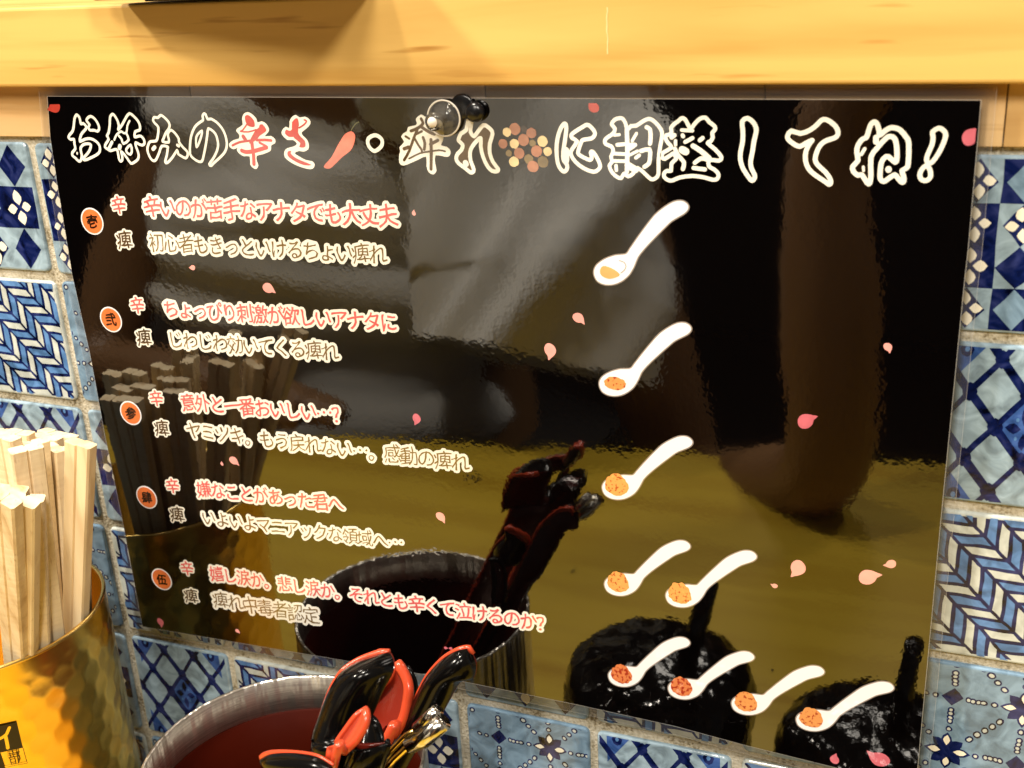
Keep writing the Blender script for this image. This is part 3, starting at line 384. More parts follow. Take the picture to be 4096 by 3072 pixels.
H = 22.5
def clip(p):
    for ax, s in ((0, 1), (0, -1), (1, 1), (1, -1)):
        out = []
        for i in range(len(p)):
            a, b = p[i], p[(i + 1) % len(p)]; fa, fb = H - s * a[ax], H - s * b[ax]
            if fa >= 0: out.append(a)
            if (fa >= 0) != (fb >= 0):
                t = fa / (fa - fb); out.append((a[0] + (b[0] - a[0]) * t, a[1] + (b[1] - a[1]) * t))
        p = out
        if len(p) < 3: return []
    return p
def wob(p, amp, seed):
    o = []
    for x, y in p:
        v = noise.noise_vector((x * .16 + seed * 9, y * .16, seed)); u = noise.noise_vector((x * .7, y * .7 + seed * 5, seed))
        o.append((max(-H, min(H, x + v.x * amp + u.x * amp * .35)), max(-H, min(H, y + v.y * amp + u.y * amp * .35))))
    return o
def seg(a, b, wd, n=5): 
    p = [(a[0] + (b[0] - a[0]) * i / n, a[1] + (b[1] - a[1]) * i / n) for i in range(n + 1)]
    return ribbon(p, wd, False, 6)
def dia(c, hw, hh):
    x, y = c; return [(x + hw, y), (x + hw / 2, y + hh / 2), (x, y + hh), (x - hw / 2, y + hh / 2), (x - hw, y), (x - hw / 2, y - hh / 2), (x, y - hh), (x + hw / 2, y - hh / 2)]
def petal(c, r0, r1, wd, ang):
    ca, sa = math.cos(ang), math.sin(ang); q = [(r0, 0), (r0 * .7 + r1 * .3, wd * .8), ((r0 + r1) / 2, wd), (r0 * .25 + r1 * .75, wd * .7), (r1, 0)]
    q = q + [(x, -y) for x, y in q[-2:0:-1]]
    return [(c[0] + x * ca - y * sa, c[1] + x * sa + y * ca) for x, y in q]
def sq(c, h): return [(c[0] - h, c[1] - h), (c[0], c[1] - h), (c[0] + h, c[1] - h), (c[0] + h, c[1]), (c[0] + h, c[1] + h), (c[0], c[1] + h), (c[0] - h, c[1] + h), (c[0] - h, c[1])]
def paint_checker(k=3):
    c = 45 / k; navy, sky, white = [], [], []
    lay = {3: ['dfd', 'pld', 'dfd'], 4: ['lnln', 'pnfn', 'pnfn', 'lnln']}[k]
    lay = {3: ['dfd', 'plp', 'dfd'], 4: ['flfn', 'pfnf', 'pnpf', 'flfn']}[k]
    for r in range(k):
        for q in range(k):
            x, y = -22.5 + c * (q + .5), 22.5 - c * (r + .5); t = lay[r][q]
            if t in 'pl': navy.append(sq((x, y), c / 2))
            if t in 'df': navy.append(dia((x, y), c * .40, c * .5))
            if t == 'n': navy.append(dia((x, y), c * .5, c * .5))
            if t == 'l': sky.append(dia((x, y), c * .42, c * .48))
            if t in 'pf':
                for a in range(4):
                    white.append(petal((x, y), c * .07, c * (.43 if a % 2 else .36), c * .13, math.pi / 2 * a + .1))
    return 'tile_pale', [('tile_navy', navy), ('tile_grey', sky), ('tile_white', white)]
def paint_leaf():
    bnd, p, g = 9.6, 3.3, .53; cream, sky = [], []
    for k in range(-6, 7):
        for j in range(-9, 9):
            lo, hi, a, bb = k * bnd + g * 1.3, (k + 1) * bnd - g * 1.3, j * p + g, (j + 1) * p - g
            q = [(lo - a, a), (hi - a, a), (hi - bb, bb), (lo - bb, bb)]
            if k % 2: q = [(y, x) for x, y in q]
            q2 = []
            for i in range(4):
                u, v = q[i], q[(i + 1) % 4]; q2 += [(u[0] + (v[0] - u[0]) * t / 3, u[1] + (v[1] - u[1]) * t / 3) for t in range(3)]
            (cream if j % 2 else sky).append(q2)
    return 'tile_cream', [('tile_navy', [sq((0, 0), 22.2)]), ('tile_cream', cream), ('tile_sky', sky)]
def paint_lattice():
    navy, mid, cream = [], [], []
    h = 8.4
    for a in (-3 * h, -h, h, 3 * h):
        navy += seg((a - 30, 30), (a + 30, -30), 2.5, 12); navy += seg((a - 30, -30), (a + 30, 30), 1.6, 12)
        for b in (-3 * h, -h, h, 3 * h): navy.append(disc(((a + b) / 2, (a - b) / 2), 2.35, 8))
    mid.append(dia((0, 0), h, h))
    for sx in (1, -1):
        for sy in (1, -1): mid.append([(sx * 23, sy * 23), (sx * 23, sy * 10), (sx * 10, sy * 23)]); navy.append(disc((sx * 18.6, sy * 18.6), 2.1, 8)); cream.append(disc((sx * 18.6, sy * 18.6), .8, 6))
    for a in range(4):
        navy.append(petal((0, 0), .9, 5.6, 1.25, math.pi / 2 * a)); cream.append(disc((3.1 * math.cos(a * math.pi / 2 + .8), 3.1 * math.sin(a * math.pi / 2 + .8)), .55, 6))
    st = lambda P_: [[(x * .86, y * 1.16) for x, y in p] for p in P_]
    return 'tile_pale', [('tile_mid', st(mid)), ('tile_navy', st(navy)), ('tile_sky', st(cream))]
def paint_beads():
    navy, white, pale = [], [], []
    st = 19.6; F = [(8.4, 11.6), (-11.2, -8.0), (28, -8), (-11.2, 31.2)]; Dm = [(-11.2, 11.6), (8.4, -8.0), (-30.8, -8), (8.4, 31.2), (28, 11.6), (-11.2, -27.6), (-30.8, 31)]
    for c in F:
        for a in range(8):
            an = math.pi / 4 * a
            navy.append(petal(c, .4, 6.6 if a % 2 == 0 else 6.0, 1.75, an))
            if a % 2 == 0: white.append(petal(c, 2.0, 5.6, 1.0, an))
        navy.append(disc(c, 1.5, 8))
        for a in range(8):
            an = math.pi / 4 * a; n = 3 if a % 2 == 0 else 5
            for i in range(n):
                d = 8.0 + i * 2.85
                if a % 2 == 0 and d > 16: continue
                q = (c[0] + d * math.cos(an), c[1] + d * math.sin(an)); navy.append(disc(q, 1.08, 9)); pale.append(disc(q, .58, 7))
    for c in Dm:
        navy.append(dia(c, 3.0, 3.0))
        for a in range(4):
            for i in range(2):
                d = 4.6 + i * 2.85; q = (c[0] + d * math.cos(a * math.pi / 2), c[1] + d * math.sin(a * math.pi / 2))
                navy.append(disc(q, 1.05, 9)); pale.append(disc(q, .55, 7))
    return 'tile_grey', [('tile_navy', navy), ('tile_white', white), ('tile_cream', pale)]
def tile_mesh(kind, seed):
    base, layers = {'checker': lambda: paint_checker(3), 'checker4': lambda: paint_checker(4), 'leaf': paint_leaf, 'lattice': paint_lattice, 'beads': paint_beads}[kind]()
    mats = [base]; vs, fs, mi = [], [], []
    def rr(h, rad, y):
        o = []
        for cx, cy, a0 in ((1, 1, 0), (-1, 1, 90), (-1, -1, 180), (1, -1, 270)):
            for a in (0, 30, 60, 90):
                t = math.radians(a0 + a); o.append((cx * (h - rad) + rad * math.cos(t), y, cy * (h - rad) + rad * math.sin(t)))
        return o
    rings = [rr(23.35, 2.2, 2.5), rr(23.35, 2.2, .75), rr(23.2, 2.1, .35), rr(22.9, 1.9, .10), rr(22.5, 1.6, 0)]
    for rg in rings: vs += rg
    for i in range(4):
        for k in range(16): l = (k + 1) % 16; fs.append((i * 16 + k, i * 16 + l, (i + 1) * 16 + l, (i + 1) * 16 + k)); mi.append(0)
    fs.append(tuple(range(64, 80))[::-1]); mi.append(0)
    fs = [f[::-1] for f in fs]
    for L, (mn, polys) in enumerate(layers):
        if mn not in mats: mats.append(mn)
        ix = mats.index(mn)
        cl = [wob(q, .55, seed) for q in (clip(p) for p in polys) if len(q) > 2]
        v, f = union(cl, 1e-4); s = len(vs)
        vs += [(x, -.03 - .03 * L, z) for x, z in v]
        for g in f:
            fs.append(tuple(i + s for i in g)); mi.append(ix)
    me = bpy.data.meshes.new('tile_' + kind); me.from_pydata([(x / 1000, y / 1000, z / 1000) for x, y, z in vs], [], fs)
    for mn in mats: me.materials.append(M[mn])
    me.polygons.foreach_set('material_index', mi); me.update()
    # make every face look out of the wall
    bm = bmesh.new(); bm.from_mesh(me)
    for f in bm.faces:
        f.normal_update()
        if f.normal.y > 0.02: f.normal_flip()
        f.smooth = False
    bm.to_mesh(me); bm.free()
    return me
TM = {k: [tile_mesh(k, s + 1.3) for s in range(2)] for k in ('checker', 'checker4', 'leaf', 'lattice', 'beads')}
KN = {(-1, 0): 'checker', (-1, 1): 'leaf', (-1, 2): 'lattice', (-1, 3): 'beads', (-1, 4): 'checker', (-1, 5): 'leaf',
      (0, 0): 'checker4', (0, 1): 'beads', (0, 2): 'checker', (0, 3): 'leaf', (0, 4): 'lattice', (0, 5): 'beads',
      (1, 3): 'lattice', (1, 4): 'leaf', (2, 4): 'checker', (1, 5): 'checker', (3, 4): 'beads', (4, 4): 'lattice', (2, 3): 'checker', (3, 3): 'checker', (4, 3): 'leaf', (5, 3): 'checker', (5, 4): 'leaf',
      (6, 0): 'checker4', (6, 1): 'lattice', (6, 2): 'leaf', (6, 3): 'beads', (6, 4): 'checker'}
cyc = ['checker', 'leaf', 'lattice', 'beads']
for c in range(-7, 13):
    for r_ in range(0, 6):
        k = KN.get((c, r_), cyc[(c * 3 + r_ + (c * c) % 3) % 4])
        o = bpy.data.objects.new('tile', TM[k][(c + r_) % 2]); COL.objects.link(o); o.parent = wall
        sgn = 1
        o.location = (c * .05 + .025 + random.uniform(-.0003, .0003), random.uniform(-.0002, .0002), -.025 - r_ * .05 + random.uniform(-.0003, .0003))
        ry = random.uniform(-.008, .008)
        if (c * 7 + r_ * 3) % 5 == 0 and (c, r_) not in KN and k in ('checker', 'lattice'): ry += math.pi
        o.rotation_euler = (random.uniform(-.006, .006), ry, random.uniform(-.006, .006))

# ------------------------------------------------------------------ wooden shelf above the poster
def tilt(v): return Vector((v.x, v.y, v.z - .0045 * v.x))
shelf = empty('wooden_shelf', (.15, .1, .0183), 'pale yellow pine shelf board running above the black laminated menu sheet', 'shelf')
x_joint = .2125
box('board', (-.62, -.0068, .0180), (.98, .24, .0433), M['shelf_wood'], shelf, .0011, 3, tilt)
m = simple('glue_line', (.84, .62, .28), .5); M['glue_line'] = m
vs = []
for i in range(13):
    z = .0262 + i * .0010; h = .00016 + .00014 * noise.noise((i * .9, 2, 3)); q = .0003 * noise.noise((i * .4, 5, 1))
    vs += [tilt(Vector((x_joint - h + q, -.00688, z))), tilt(Vector((x_joint + h + q, -.00688, z)))]
mesh('glue_line', vs, [(2 * i, 2 * i + 1, 2 * i + 3, 2 * i + 2) for i in range(12)], m, shelf)
rail = empty('wooden_rail', (.15, 0, 0), 'narrow brownish pine rail under the shelf, directly over the blue tiles', 'rail')
for a, b_, mt in ((-.62, -.028, 'recess_tan'), (-.0277, .071, 'recess_tan'), (.0713, .1735, 'recess_light'), (.1738, .2535, 'recess_dark'), (.2538, .3125, 'recess_tan'), (.3128, .98, 'recess_dark')):
    box('plank', (a, -.0008, .0006), (b_, .02, .0190), M[mt], rail, .0002, 1)
# black tray pushed over the shelf edge: its underside closes the upper left corner of the view
tray = empty('black_tray', (.09, .03, .0434), 'black tray on the shelf jutting over its front edge, upper left corner', 'tray')
def rotz(v, a=math.radians(-13), o=(.052, -.018)):
    x, y = v.x - o[0], v.y - o[1]; return Vector((o[0] + x * math.cos(a) - y * math.sin(a), o[1] + x * math.sin(a) + y * math.cos(a), v.z))
box('tray_base', (.052, -.018, .0446), (.140, .11, .0476), M['tray_black'], tray, .0014, 3, rotz)
box('tray_foot', (.060, -.004, .04345), (.134, .10, .04462), M['tray_black'], tray, .0003, 1, rotz)
for lo, hi in (((.051, -.0195, .0474), (.141, -.0165, .058)), ((.051, -.0164, .0474), (.054, .112, .058)), ((.138, -.0164, .0474), (.141, .112, .058))):
    box('tray_side', lo, hi, M['tray_black'], tray, .0006, 2, rotz)

# ------------------------------------------------------------------ counter
counter = empty('counter', (.15, -.2, -.34), 'pale yellow wooden counter top, seen reflected in the glossy black sheet', 'counter')
def ce(x): return -.4014 - .1496 * (x + .225)
cv = [(-.62, .0, -.3), (.98, .0, -.3), (.98, ce(.98), -.3), (-.62, ce(-.62), -.3)]
vs = [Vector(p) for p in cv] + [Vector((p[0], p[1], -.335)) for p in cv]
mesh('counter_top', vs, [(0, 3, 2, 1), (4, 5, 6, 7), (0, 1, 5, 4), (1, 2, 6, 5), (2, 3, 7, 6), (3, 0, 4, 7)], M['counter_wood'], counter)

# ------------------------------------------------------------------ laminated sheet
PY = -.0040
root = empty('laminated_menu', (.16, PY, -.09), 'glossy black laminated spice level menu with white brush lettering on the blue tiles', 'menu sheet')
def sheet(name, parts, lvl, mat, parent=None, y0=PY):
    vs, fs = parts
    y = y0 - lvl * .00005
    V = [(x / 1000, y, z / 1000) for x, z in vs]
    F = []
    for g in fs:
        a = sum(vs[g[i]][0] * vs[g[(i + 1) % len(g)]][1] - vs[g[(i + 1) % len(g)]][0] * vs[g[i]][1] for i in range(len(g)))
        F.append(g if a > 0 else g[::-1])   # counter-clockwise in x,z looks towards -y
    o = mesh(name, V, F, mat, root)
    if parent: o.parent = parent
    return o
sheet('printed_paper', union([SHEET_EDGE]), 0, M['black_print'])
# clear film border welded round the paper
cx, cz = 160, -90
def grow(p, d):
    n = len(p); out = []
    for i in range(n):
        a, b, c = p[i - 1], p[i], p[(i + 1) % n]
        e1 = (b[0] - a[0], b[1] - a[1]); e2 = (c[0] - b[0], c[1] - b[1]); l1, l2 = math.hypot(*e1), math.hypot(*e2)
        nx, ny = e1[1] / l1 + e2[1] / l2, -e1[0] / l1 - e2[0] / l2; s = 1 if area2(p) > 0 else -1
        k = s * d / max(.3, (1 + (e1[0] * e2[0] + e1[1] * e2[1]) / l1 / l2) / 1) ; out.append((b[0] + nx * k, b[1] + ny * k))
    return out
def ring(a, b):
    n = len(a); vs = a + b; return vs, [(i, (i + 1) % n, n + (i + 1) % n, n + i) for i in range(n)]
G0 = grow(SHEET_EDGE, 0); G1 = grow(SHEET_EDGE, 3.5)
sheet('film_border', ring(G0, G1), 0.2, M['film'])
m = film_mat('film_seam', .28); M['film_seam'] = m
sheet('film_seam', ring(grow(SHEET_EDGE, .02), grow(SHEET_EDGE, .20)), 1, m)
sheet('film_seam', ring(grow(SHEET_EDGE, 3.38), grow(SHEET_EDGE, 3.48)), 1, m)

# title, one part per character
NAMES = {'o': 'お', 'ko': '好', 'mi': 'み', 'no': 'の', 'kara': '辛', 'sa': 'さ', 'dot': '・', 'shibi': '痺', 're': 'れ', 'ni': 'に', 'cho': '調', 'sei': '整', 'shi': 'し', 'te': 'て', 'ne': 'ね', 'excl': '！'}
LV = {'brown': (1, 'brown_print'), 'white': (2, 'cream_print'), 'line': (2, 'cream_print'), 'red': (3, 'red_print'), 'redline': (3, 'red_print'), 'brownline': (3, 'brown_print'), 'chili': (2, 'chili_print'), 'stem': (3, 'stem_print'), 'leaf': (2, 'leaf_print')}
for key, items in GLYPHS.items():
    by = {}
    for kind, closed, wd, p in items:
        if kind == 'line': wd *= 1.12
        lv = LV[kind]; p = smooth_pts([tuple(q) for q in p], closed, 1)
        by.setdefault(lv, [])
        if kind in ('line', 'redline', 'brownline', 'stem'):
            by[lv] += ribbon(p, wd, closed, 10)
        else: by[lv].append(p)
    nm = 'chili_picture' if key == 'chili' else 'title_character'
    first = None
    for (l, mt), polys in sorted(by.items()):
        o = sheet(nm if first is None else ('brush_fill' if nm == 'title_character' else 'chili_leaf'), union(polys, 1e-3), l, M[mt], first)
        if first is None: first = o
# small print from the built-in font, one part per line
def glyph(ch, cache={}):
    if ch in cache: return cache[ch]
    c = bpy.data.curves.new('g', 'FONT'); c.body = ch; c.size = 1; c.resolution_u = 2
    o = bpy.data.objects.new('g', c); COL.objects.link(o)
    dg = bpy.context.evaluated_depsgraph_get(); cu = o.evaluated_get(dg).to_curve(dg, apply_modifiers=False)
    loops = []
    for s in cu.splines:
        bp = s.bezier_points; n = len(bp); p = []
        for i in range(n):
            a, b = bp[i], bp[(i + 1) % n]; p0, p1, p2, p3 = a.co, a.handle_right, b.handle_left, b.co
            straight = (p1 - p0).length < 1e-4 and (p2 - p3).length < 1e-4 or a.handle_right_type == 'VECTOR'
            st = 1 if straight else 3
            if straight and (p3 - p0).length > .25: st = 2
            for k in range(st):
                t = k / st; q = p0 * (1 - t) ** 3 + p1 * 3 * t * (1 - t) ** 2 + p2 * 3 * t * t * (1 - t) + p3 * t ** 3 if not straight else p0.lerp(p3, t)
                p.append((q.x, q.y))
        if len(p) > 2: loops.append(p)
    o.to_curve_clear(); COL.objects.unlink(o); bpy.data.objects.remove(o)
    xs = [q[0] for l in loops for q in l]; ww = 1.0
    cxm = .5 if ch not in '…' else (min(xs) + max(xs)) / 2
    cym = .38 if ch not in '…' else (min(q[1] for l in loops for q in l) + .07)
    out = []
    for l in loops:
        L = []
        for x, y in l:
            x -= cxm; y -= cym
            v = noise.noise_vector((x * 3.1 + ord(ch) % 31, y * 3.1, .5)); u = noise.noise_vector((x * 9, y * 9, ord(ch) % 17))
            L.append((x * .98 + v.x * .052 + u.x * .024, y + .13 * x - .08 * x * x + v.y * .052 + u.y * .024))
        out.append(L)
    cache[ch] = out; return out
def place(loops, c, em, ang, sx=1):
    ca, sa = math.cos(ang) * em, math.sin(ang) * em
    return [[(c[0] + x * sx * ca - y * sa, c[1] + x * sx * sa + y * ca) for x, y in l] for l in loops]
def fill(loops):
    return union(loops, 1e-4, True)
def bold(loops, em, wd): 
    out = []
    for l in loops: out += ribbon(l, wd * em, True, 6)
    return out
def write(chars, outline, ink, lw=.28, name='text_line', bw=0.022):
    whites, inks = [], []
    for ch, c, em, ang in chars:
        lp = place(glyph(ch), c, em, ang)
        whites.append(union(bold(lp, em, lw), 1e-4)); 
        inks.append(union_fill(lp, bw * em) if bw else fill(lp))
    o = sheet(name, join2(whites), 2, M[outline]) if outline else None
    i = sheet('ink' if o else name, join2(inks), 3, M[ink], o)
    return o or i
def union_fill(lp, wd):
    v, f = fill(lp); polys = [[v[i] for i in g] for g in f]
    for l in lp: polys += ribbon(l, wd, True, 6)
    return union(polys, 1e-4)
for text, kind, a, b_ in LINES:
    n = len(text); dx, dz = b_[0] - a[0], b_[1] - a[1]; adv = math.hypot(dx, dz) / (n - 1); ang = math.atan2(dz, dx)
    chars = []
    for i, ch in enumerate(text):
        t = i / (n - 1); em = adv * 1.16
        ang_i = ang + random.uniform(-.03, .03)
        chars.append((ch, (a[0] + dx * t, a[1] + dz * t), em, ang_i))
    # neighbouring outlines may touch: alternate characters sit on alternate levels of ink
    write(chars[0::2], 'cream_print', 'soft_red_print' if kind == 'r' else 'tan_print', bw=.022 if kind == 'r' else 0)
    y_keep = PY; PY2 = PY - .000012
    whites, inks = [], []
    for ch, c, em, ang_i in chars[1::2]:
        lp = place(glyph(ch), c, em, ang_i); whites.append(union(bold(lp, em, .28), 1e-4)); inks.append(union_fill(lp, .022 * em) if kind == 'r' else fill(lp))
    o = sheet('text_line', join2(whites), 2, M['cream_print'], None, PY2); sheet('ink', join2(inks), 3, M['soft_red_print' if kind == 'r' else 'tan_print'], o, PY2)
for ch, c in LABELS:
    em = 6.4 if ch == '辛' else 6.9
    write([(ch, c, em, -.02)], 'cream_print', 'soft_red_print' if ch == '辛' else 'brown_print', .21, 'heading_character')
for ch, c in BADGES:
    o = sheet('number_badge', (disc(c, 4.75, 40), [tuple(range(40))]), 1, M['white_print'])
    sheet('badge_face', (disc(c, 4.25, 40), [tuple(range(40))]), 2, M['badge_print'], o)
    lp = place(glyph(ch), c, 5.0, -.03); sheet('badge_numeral', union_fill(lp, .30), 3, M['ink_print'], o)
# spoons with powder
E = SPOON_SHAPE['E']; e0 = math.atan2(E[1], E[0]); l0 = math.hypot(*E)
def irregular(c, rx, rz, n, amp, seed, up=0):
    o = []
    for k in range(n):
        a = 2 * math.pi * k / n; s = 1 + amp * (noise.noise((math.cos(a) * 3, math.sin(a) * 3, seed)) + .6 * noise.noise((math.cos(a) * 9, math.sin(a) * 9, seed + 4)))
        o.append((c[0] + rx * math.cos(a) * s, c[1] + (rz if math.sin(a) < 0 else rz * up if up else rz) * math.sin(a) * s))
    return o
for idx, (a, b_, k) in enumerate(SPOONS):
    e1 = math.atan2(b_[1] - a[1], b_[0] - a[0]); s = math.hypot(b_[0] - a[0], b_[1] - a[1]) / l0; rt = e1 - e0
    ca, sa = math.cos(rt) * s, math.sin(rt) * s
    tr = lambda p: [(a[0] + x * ca - z * sa, a[1] + x * sa + z * ca) for x, z in p]
    out = smooth_pts(tr(SPOON_SHAPE['out']), True, 2)
    o = sheet('spoon_picture', union([out] + ribbon(out, .35, True, 6), 1e-3), 1, M['grey_print'])
    sheet('spoon_glaze', union([grow(out, -.18)], 1e-3), 2, M['white_print'], o)
    if k == 0:
        sheet('powder', union([smooth_pts(tr(SPOON_SHAPE['powder0']), True, 1)]), 3, M['powder_pale'], o)
        sheet('bowl_rim', union(ribbon(smooth_pts(tr(SPOON_SHAPE['rim']), False, 1), .22, False, 6), 1e-4), 3, M['grey_print'], o)
    elif k == 1:
        sheet('powder', union([irregular((a[0] + .2, a[1] - .1), 3.4 * s, 2.1 * s, 40, .10, idx)]), 3, M['powder'], o)
    else:
        sheet('powder', union([irregular((a[0] - .15, a[1] + .2), 3.75 * s, 3.0 * s, 48, .10, idx * 2.3, 1.55)]), 3, M['powder_hot' if k in (4,) or idx == 5 else 'powder'], o)
# peppercorns
pc = {'b': 'pepper_brown', 'c': 'pepper_cream', 'o': 'pepper_olive', 'd': 'pepper_dark'}
for i, (x, z, r, c) in enumerate(PEPPER):
    sheet('peppercorn_picture', union([irregular((x, z), r, r, 18, .10, i * 1.7)]), 1 + .25 * (i % 4), M[pc[c]])
# cherry petals
pm = {'p': 'petal_print', 'm': 'magenta_print', 'd': 'dark_petal_print'}
X0 = min(p[0] for p in SHEET_EDGE); Z0 = max(p[1] for p in SHEET_EDGE)
for i, (c, r, an, col) in enumerate(PETALS):
    base = [(-1, -.1), (-.75, .5), (-.2, .78), (.35, .62), (.8, .28), (1.15, .0), (.62, -.18), (.3, -.52), (-.25, -.72), (-.8, -.55)]
    t = math.radians(an); q = [(c[0] + r * (x * math.cos(t) - z * math.sin(t)), c[1] + r * (x * math.sin(t) + z * math.cos(t))) for x, z in base]
    q = [(min(306.2, max(X0 + .3, x)), min(z, 12.0)) for x, z in smooth_pts(q, True, 1)]
    sheet('petal_picture', union([q]), 1, M[pm[col]])

# ------------------------------------------------------------------ push pin holding the sheet, dark blobs beside it
pin = empty('clear_push_pin', (.1621, PY, .008), 'clear plastic push pin with a round base through the top of the black menu', 'push pin')
def lathe_y(prof, c, n=40):
    vs, fs = [], []
    for r, y in prof:
        for k in range(n):
            a = 2 * math.pi * k / n; vs.append((c[0] + r * math.cos(a), y, c[1] + r * math.sin(a)))
    for i in range(len(prof) - 1):
        for k in range(n): l = (k + 1) % n; fs.append((i * n + k, i * n + l, (i + 1) * n + l, (i + 1) * n + k))
    return vs, fs
PYp = PY - .0004
v, f = lathe_y([(0, PYp), (.0046, PYp), (.0053, PYp - .0006), (.0052, PYp - .0013), (.0042, PYp - .0014), (.0030, PYp - .0020), (.0021, PYp - .0034), (0, PYp - .0034)], (.1621, .0080)); mesh('pin_base', v, f, M['clear_plastic'], pin, True)
v, f = lathe_y([(.0052, PYp - .0009), (.0054, PYp - .0012), (.0052, PYp - .0015), (.0049, PYp - .0013)], (.1621, .0080)); mesh('base_rim', v, f, M['white_plastic'], pin, True)
v, f = lathe_y([(.0021, PYp - .0035), (.0019, PYp - .0048), (.0023, PYp - .0062), (.0027, PYp - .0074), (.0026, PYp - .0084), (.0015, PYp - .0088), (0, PYp - .0089)], (.1621, .0080)); mesh('pin_grip', v, f, M['clear_plastic'], pin, True)
v, f = lathe_y([(.0015, PYp - .0090), (.0014, PYp - .0093), (0, PYp - .0094)], (.1621, .0080)); mesh('grip_cap', v, f, M['white_plastic'], pin, True)
bp_ = empty('dark_blobs', (.1722, PY, .0101), 'small round black blob right beside the clear push pin', 'dark blob')  # dark blobs right of the clear pin, built as solid black parts
v, f = lathe_y([(.0026, PYp), (.0030, PYp - .0010), (.0028, PYp - .0022), (.0018, PYp - .0030), (0, PYp - .0032)], (.1722, .0098)); mesh('dark_ball', v, f, M['rubber_black'], bp_, True)
v, f = lathe_y([(.0036, PYp + .0001), (.0037, PYp - .0005), (.0030, PYp - .0009), (0, PYp - .0009)], (.1680, .0112)); mesh('pin_reflection', v, f, M['rubber_black'], bp_, True)  # clear pin's dark reflection in the gloss, built as a solid disc

# ------------------------------------------------------------------ gold cup with chopsticks
CX, CY, CR, CZ, ZB = -.012, -.055, .0431, -.1600, -.30
cup = empty('gold_cup', (CX, CY, ZB), 'hammered golden metal cup full of wooden chopsticks at the lower left', 'cup')
nT, nH = 300, 100; pitch = .0082
def cup_r(th, z):
    s = th * CR; best = 9
    if z > CZ - .007: return CR
    j0 = round((CZ - .012 - z) / (pitch * .866))
    for j in (j0 - 1, j0, j0 + 1):
        zc = CZ - .012 - j * pitch * .866; off = (j % 2) * pitch / 2
        nseg = round(2 * math.pi * CR / pitch); ps = 2 * math.pi * CR / nseg
        i = round((s - off) / ps)
        for ii in (i - 1, i, i + 1):
            jx = noise.noise((ii % nseg * 1.7, j * 2.3, 1)) * .0012; jz = noise.noise((ii % nseg * 2.1, j * 1.3, 7)) * .0012
            d = (s - off - ii * ps + jx) ** 2 + (z - zc + jz) ** 2; best = min(best, d)
    return CR + min(best, .0000245) * 16 - .00022
vs, fs = [], []
for j in range(nH + 1):
    z = CZ - (CZ - ZB) * (j / nH)
    for i in range(nT):
        th = 2 * math.pi * i / nT; r = cup_r(th, z); vs.append((CX + r * math.cos(th), CY + r * math.sin(th), z))
for j in range(nH):
    for i in range(nT): l = (i + 1) % nT; fs.append((j * nT + i, (j + 1) * nT + i, (j + 1) * nT + l, j * nT + l))
mesh('cup_wall', vs, fs, M['gold'], cup, True)
v, f = lathe_geo([(CR - .0013, CZ), (CR - .0013, ZB + .003), (0, ZB + .003)], (CX, CY)); mesh('cup_inside', v, f, M['gold'], cup, True)
v, f = tube_geo([(CX + (CR - .0005) * math.cos(t * math.pi / 48), CY + (CR - .0005) * math.sin(t * math.pi / 48), CZ + .0002) for t in range(96)], .00085, 8, True); mesh('cup_rim', v, f, M['gold_rim'], cup, True)
# printed crest on the cup: wrapped round the wall
def on_cup(parts, r, mat, name, parent=None):
    vs, fs = parts
    V = [(CX + r * math.cos(math.radians(a)), CY + r * math.sin(math.radians(a)), z / 1000) for a, z in vs]
    o = mesh(name, V, fs, mat, cup)
    if parent: o.parent = parent
    return o
KA = math.radians(1) * CR * 1000   # degrees to mm along the wall
first = None
for kind, lv in (('ink', .0005), ('inkline', .0005), ('goldline', .00056)):
    polys = []
    for kd, wd, p in CUP_PRINT:
        if kd != kind: continue
        q = [(a * KA, z) for a, z in p]
        if kind == 'ink': polys.append(q)
        else: polys += ribbon(q, wd * .2845 / 13.5, kind == 'x', 6)
    if kind == 'inkline': continue
    if kind == 'ink':
        for kd, wd, p in CUP_PRINT:
            if kd == 'inkline': polys += ribbon([(a * KA, z) for a, z in p], wd * .2845 / 13.5, False, 6)
    v, f = union(polys, 1e-4)
    # subdivide long triangles so the print follows the curve
    bm = bmesh.new(); bv = [bm.verts.new((x, 0, z)) for x, z in v]
    for g in f:
        try: bm.faces.new([bv[i] for i in g])
        except ValueError: pass
    for _ in range(4):
        el = [e for e in bm.edges if e.calc_length() > 1.2]
        if not el: break
        bmesh.ops.subdivide_edges(bm, edges=el, cuts=1); bmesh.ops.triangulate(bm, faces=bm.faces)
    bm.verts.index_update(); v = [(q.co.x / KA, q.co.z) for q in bm.verts]; f = [tuple(q.index for q in g.verts) for g in bm.faces]; bm.free()
    o = on_cup((v, f), CR + lv, M['cup_ink'] if kind == 'ink' else M['gold'], 'printed_crest' if first is None else 'crest_stroke', first)
    first = first or o

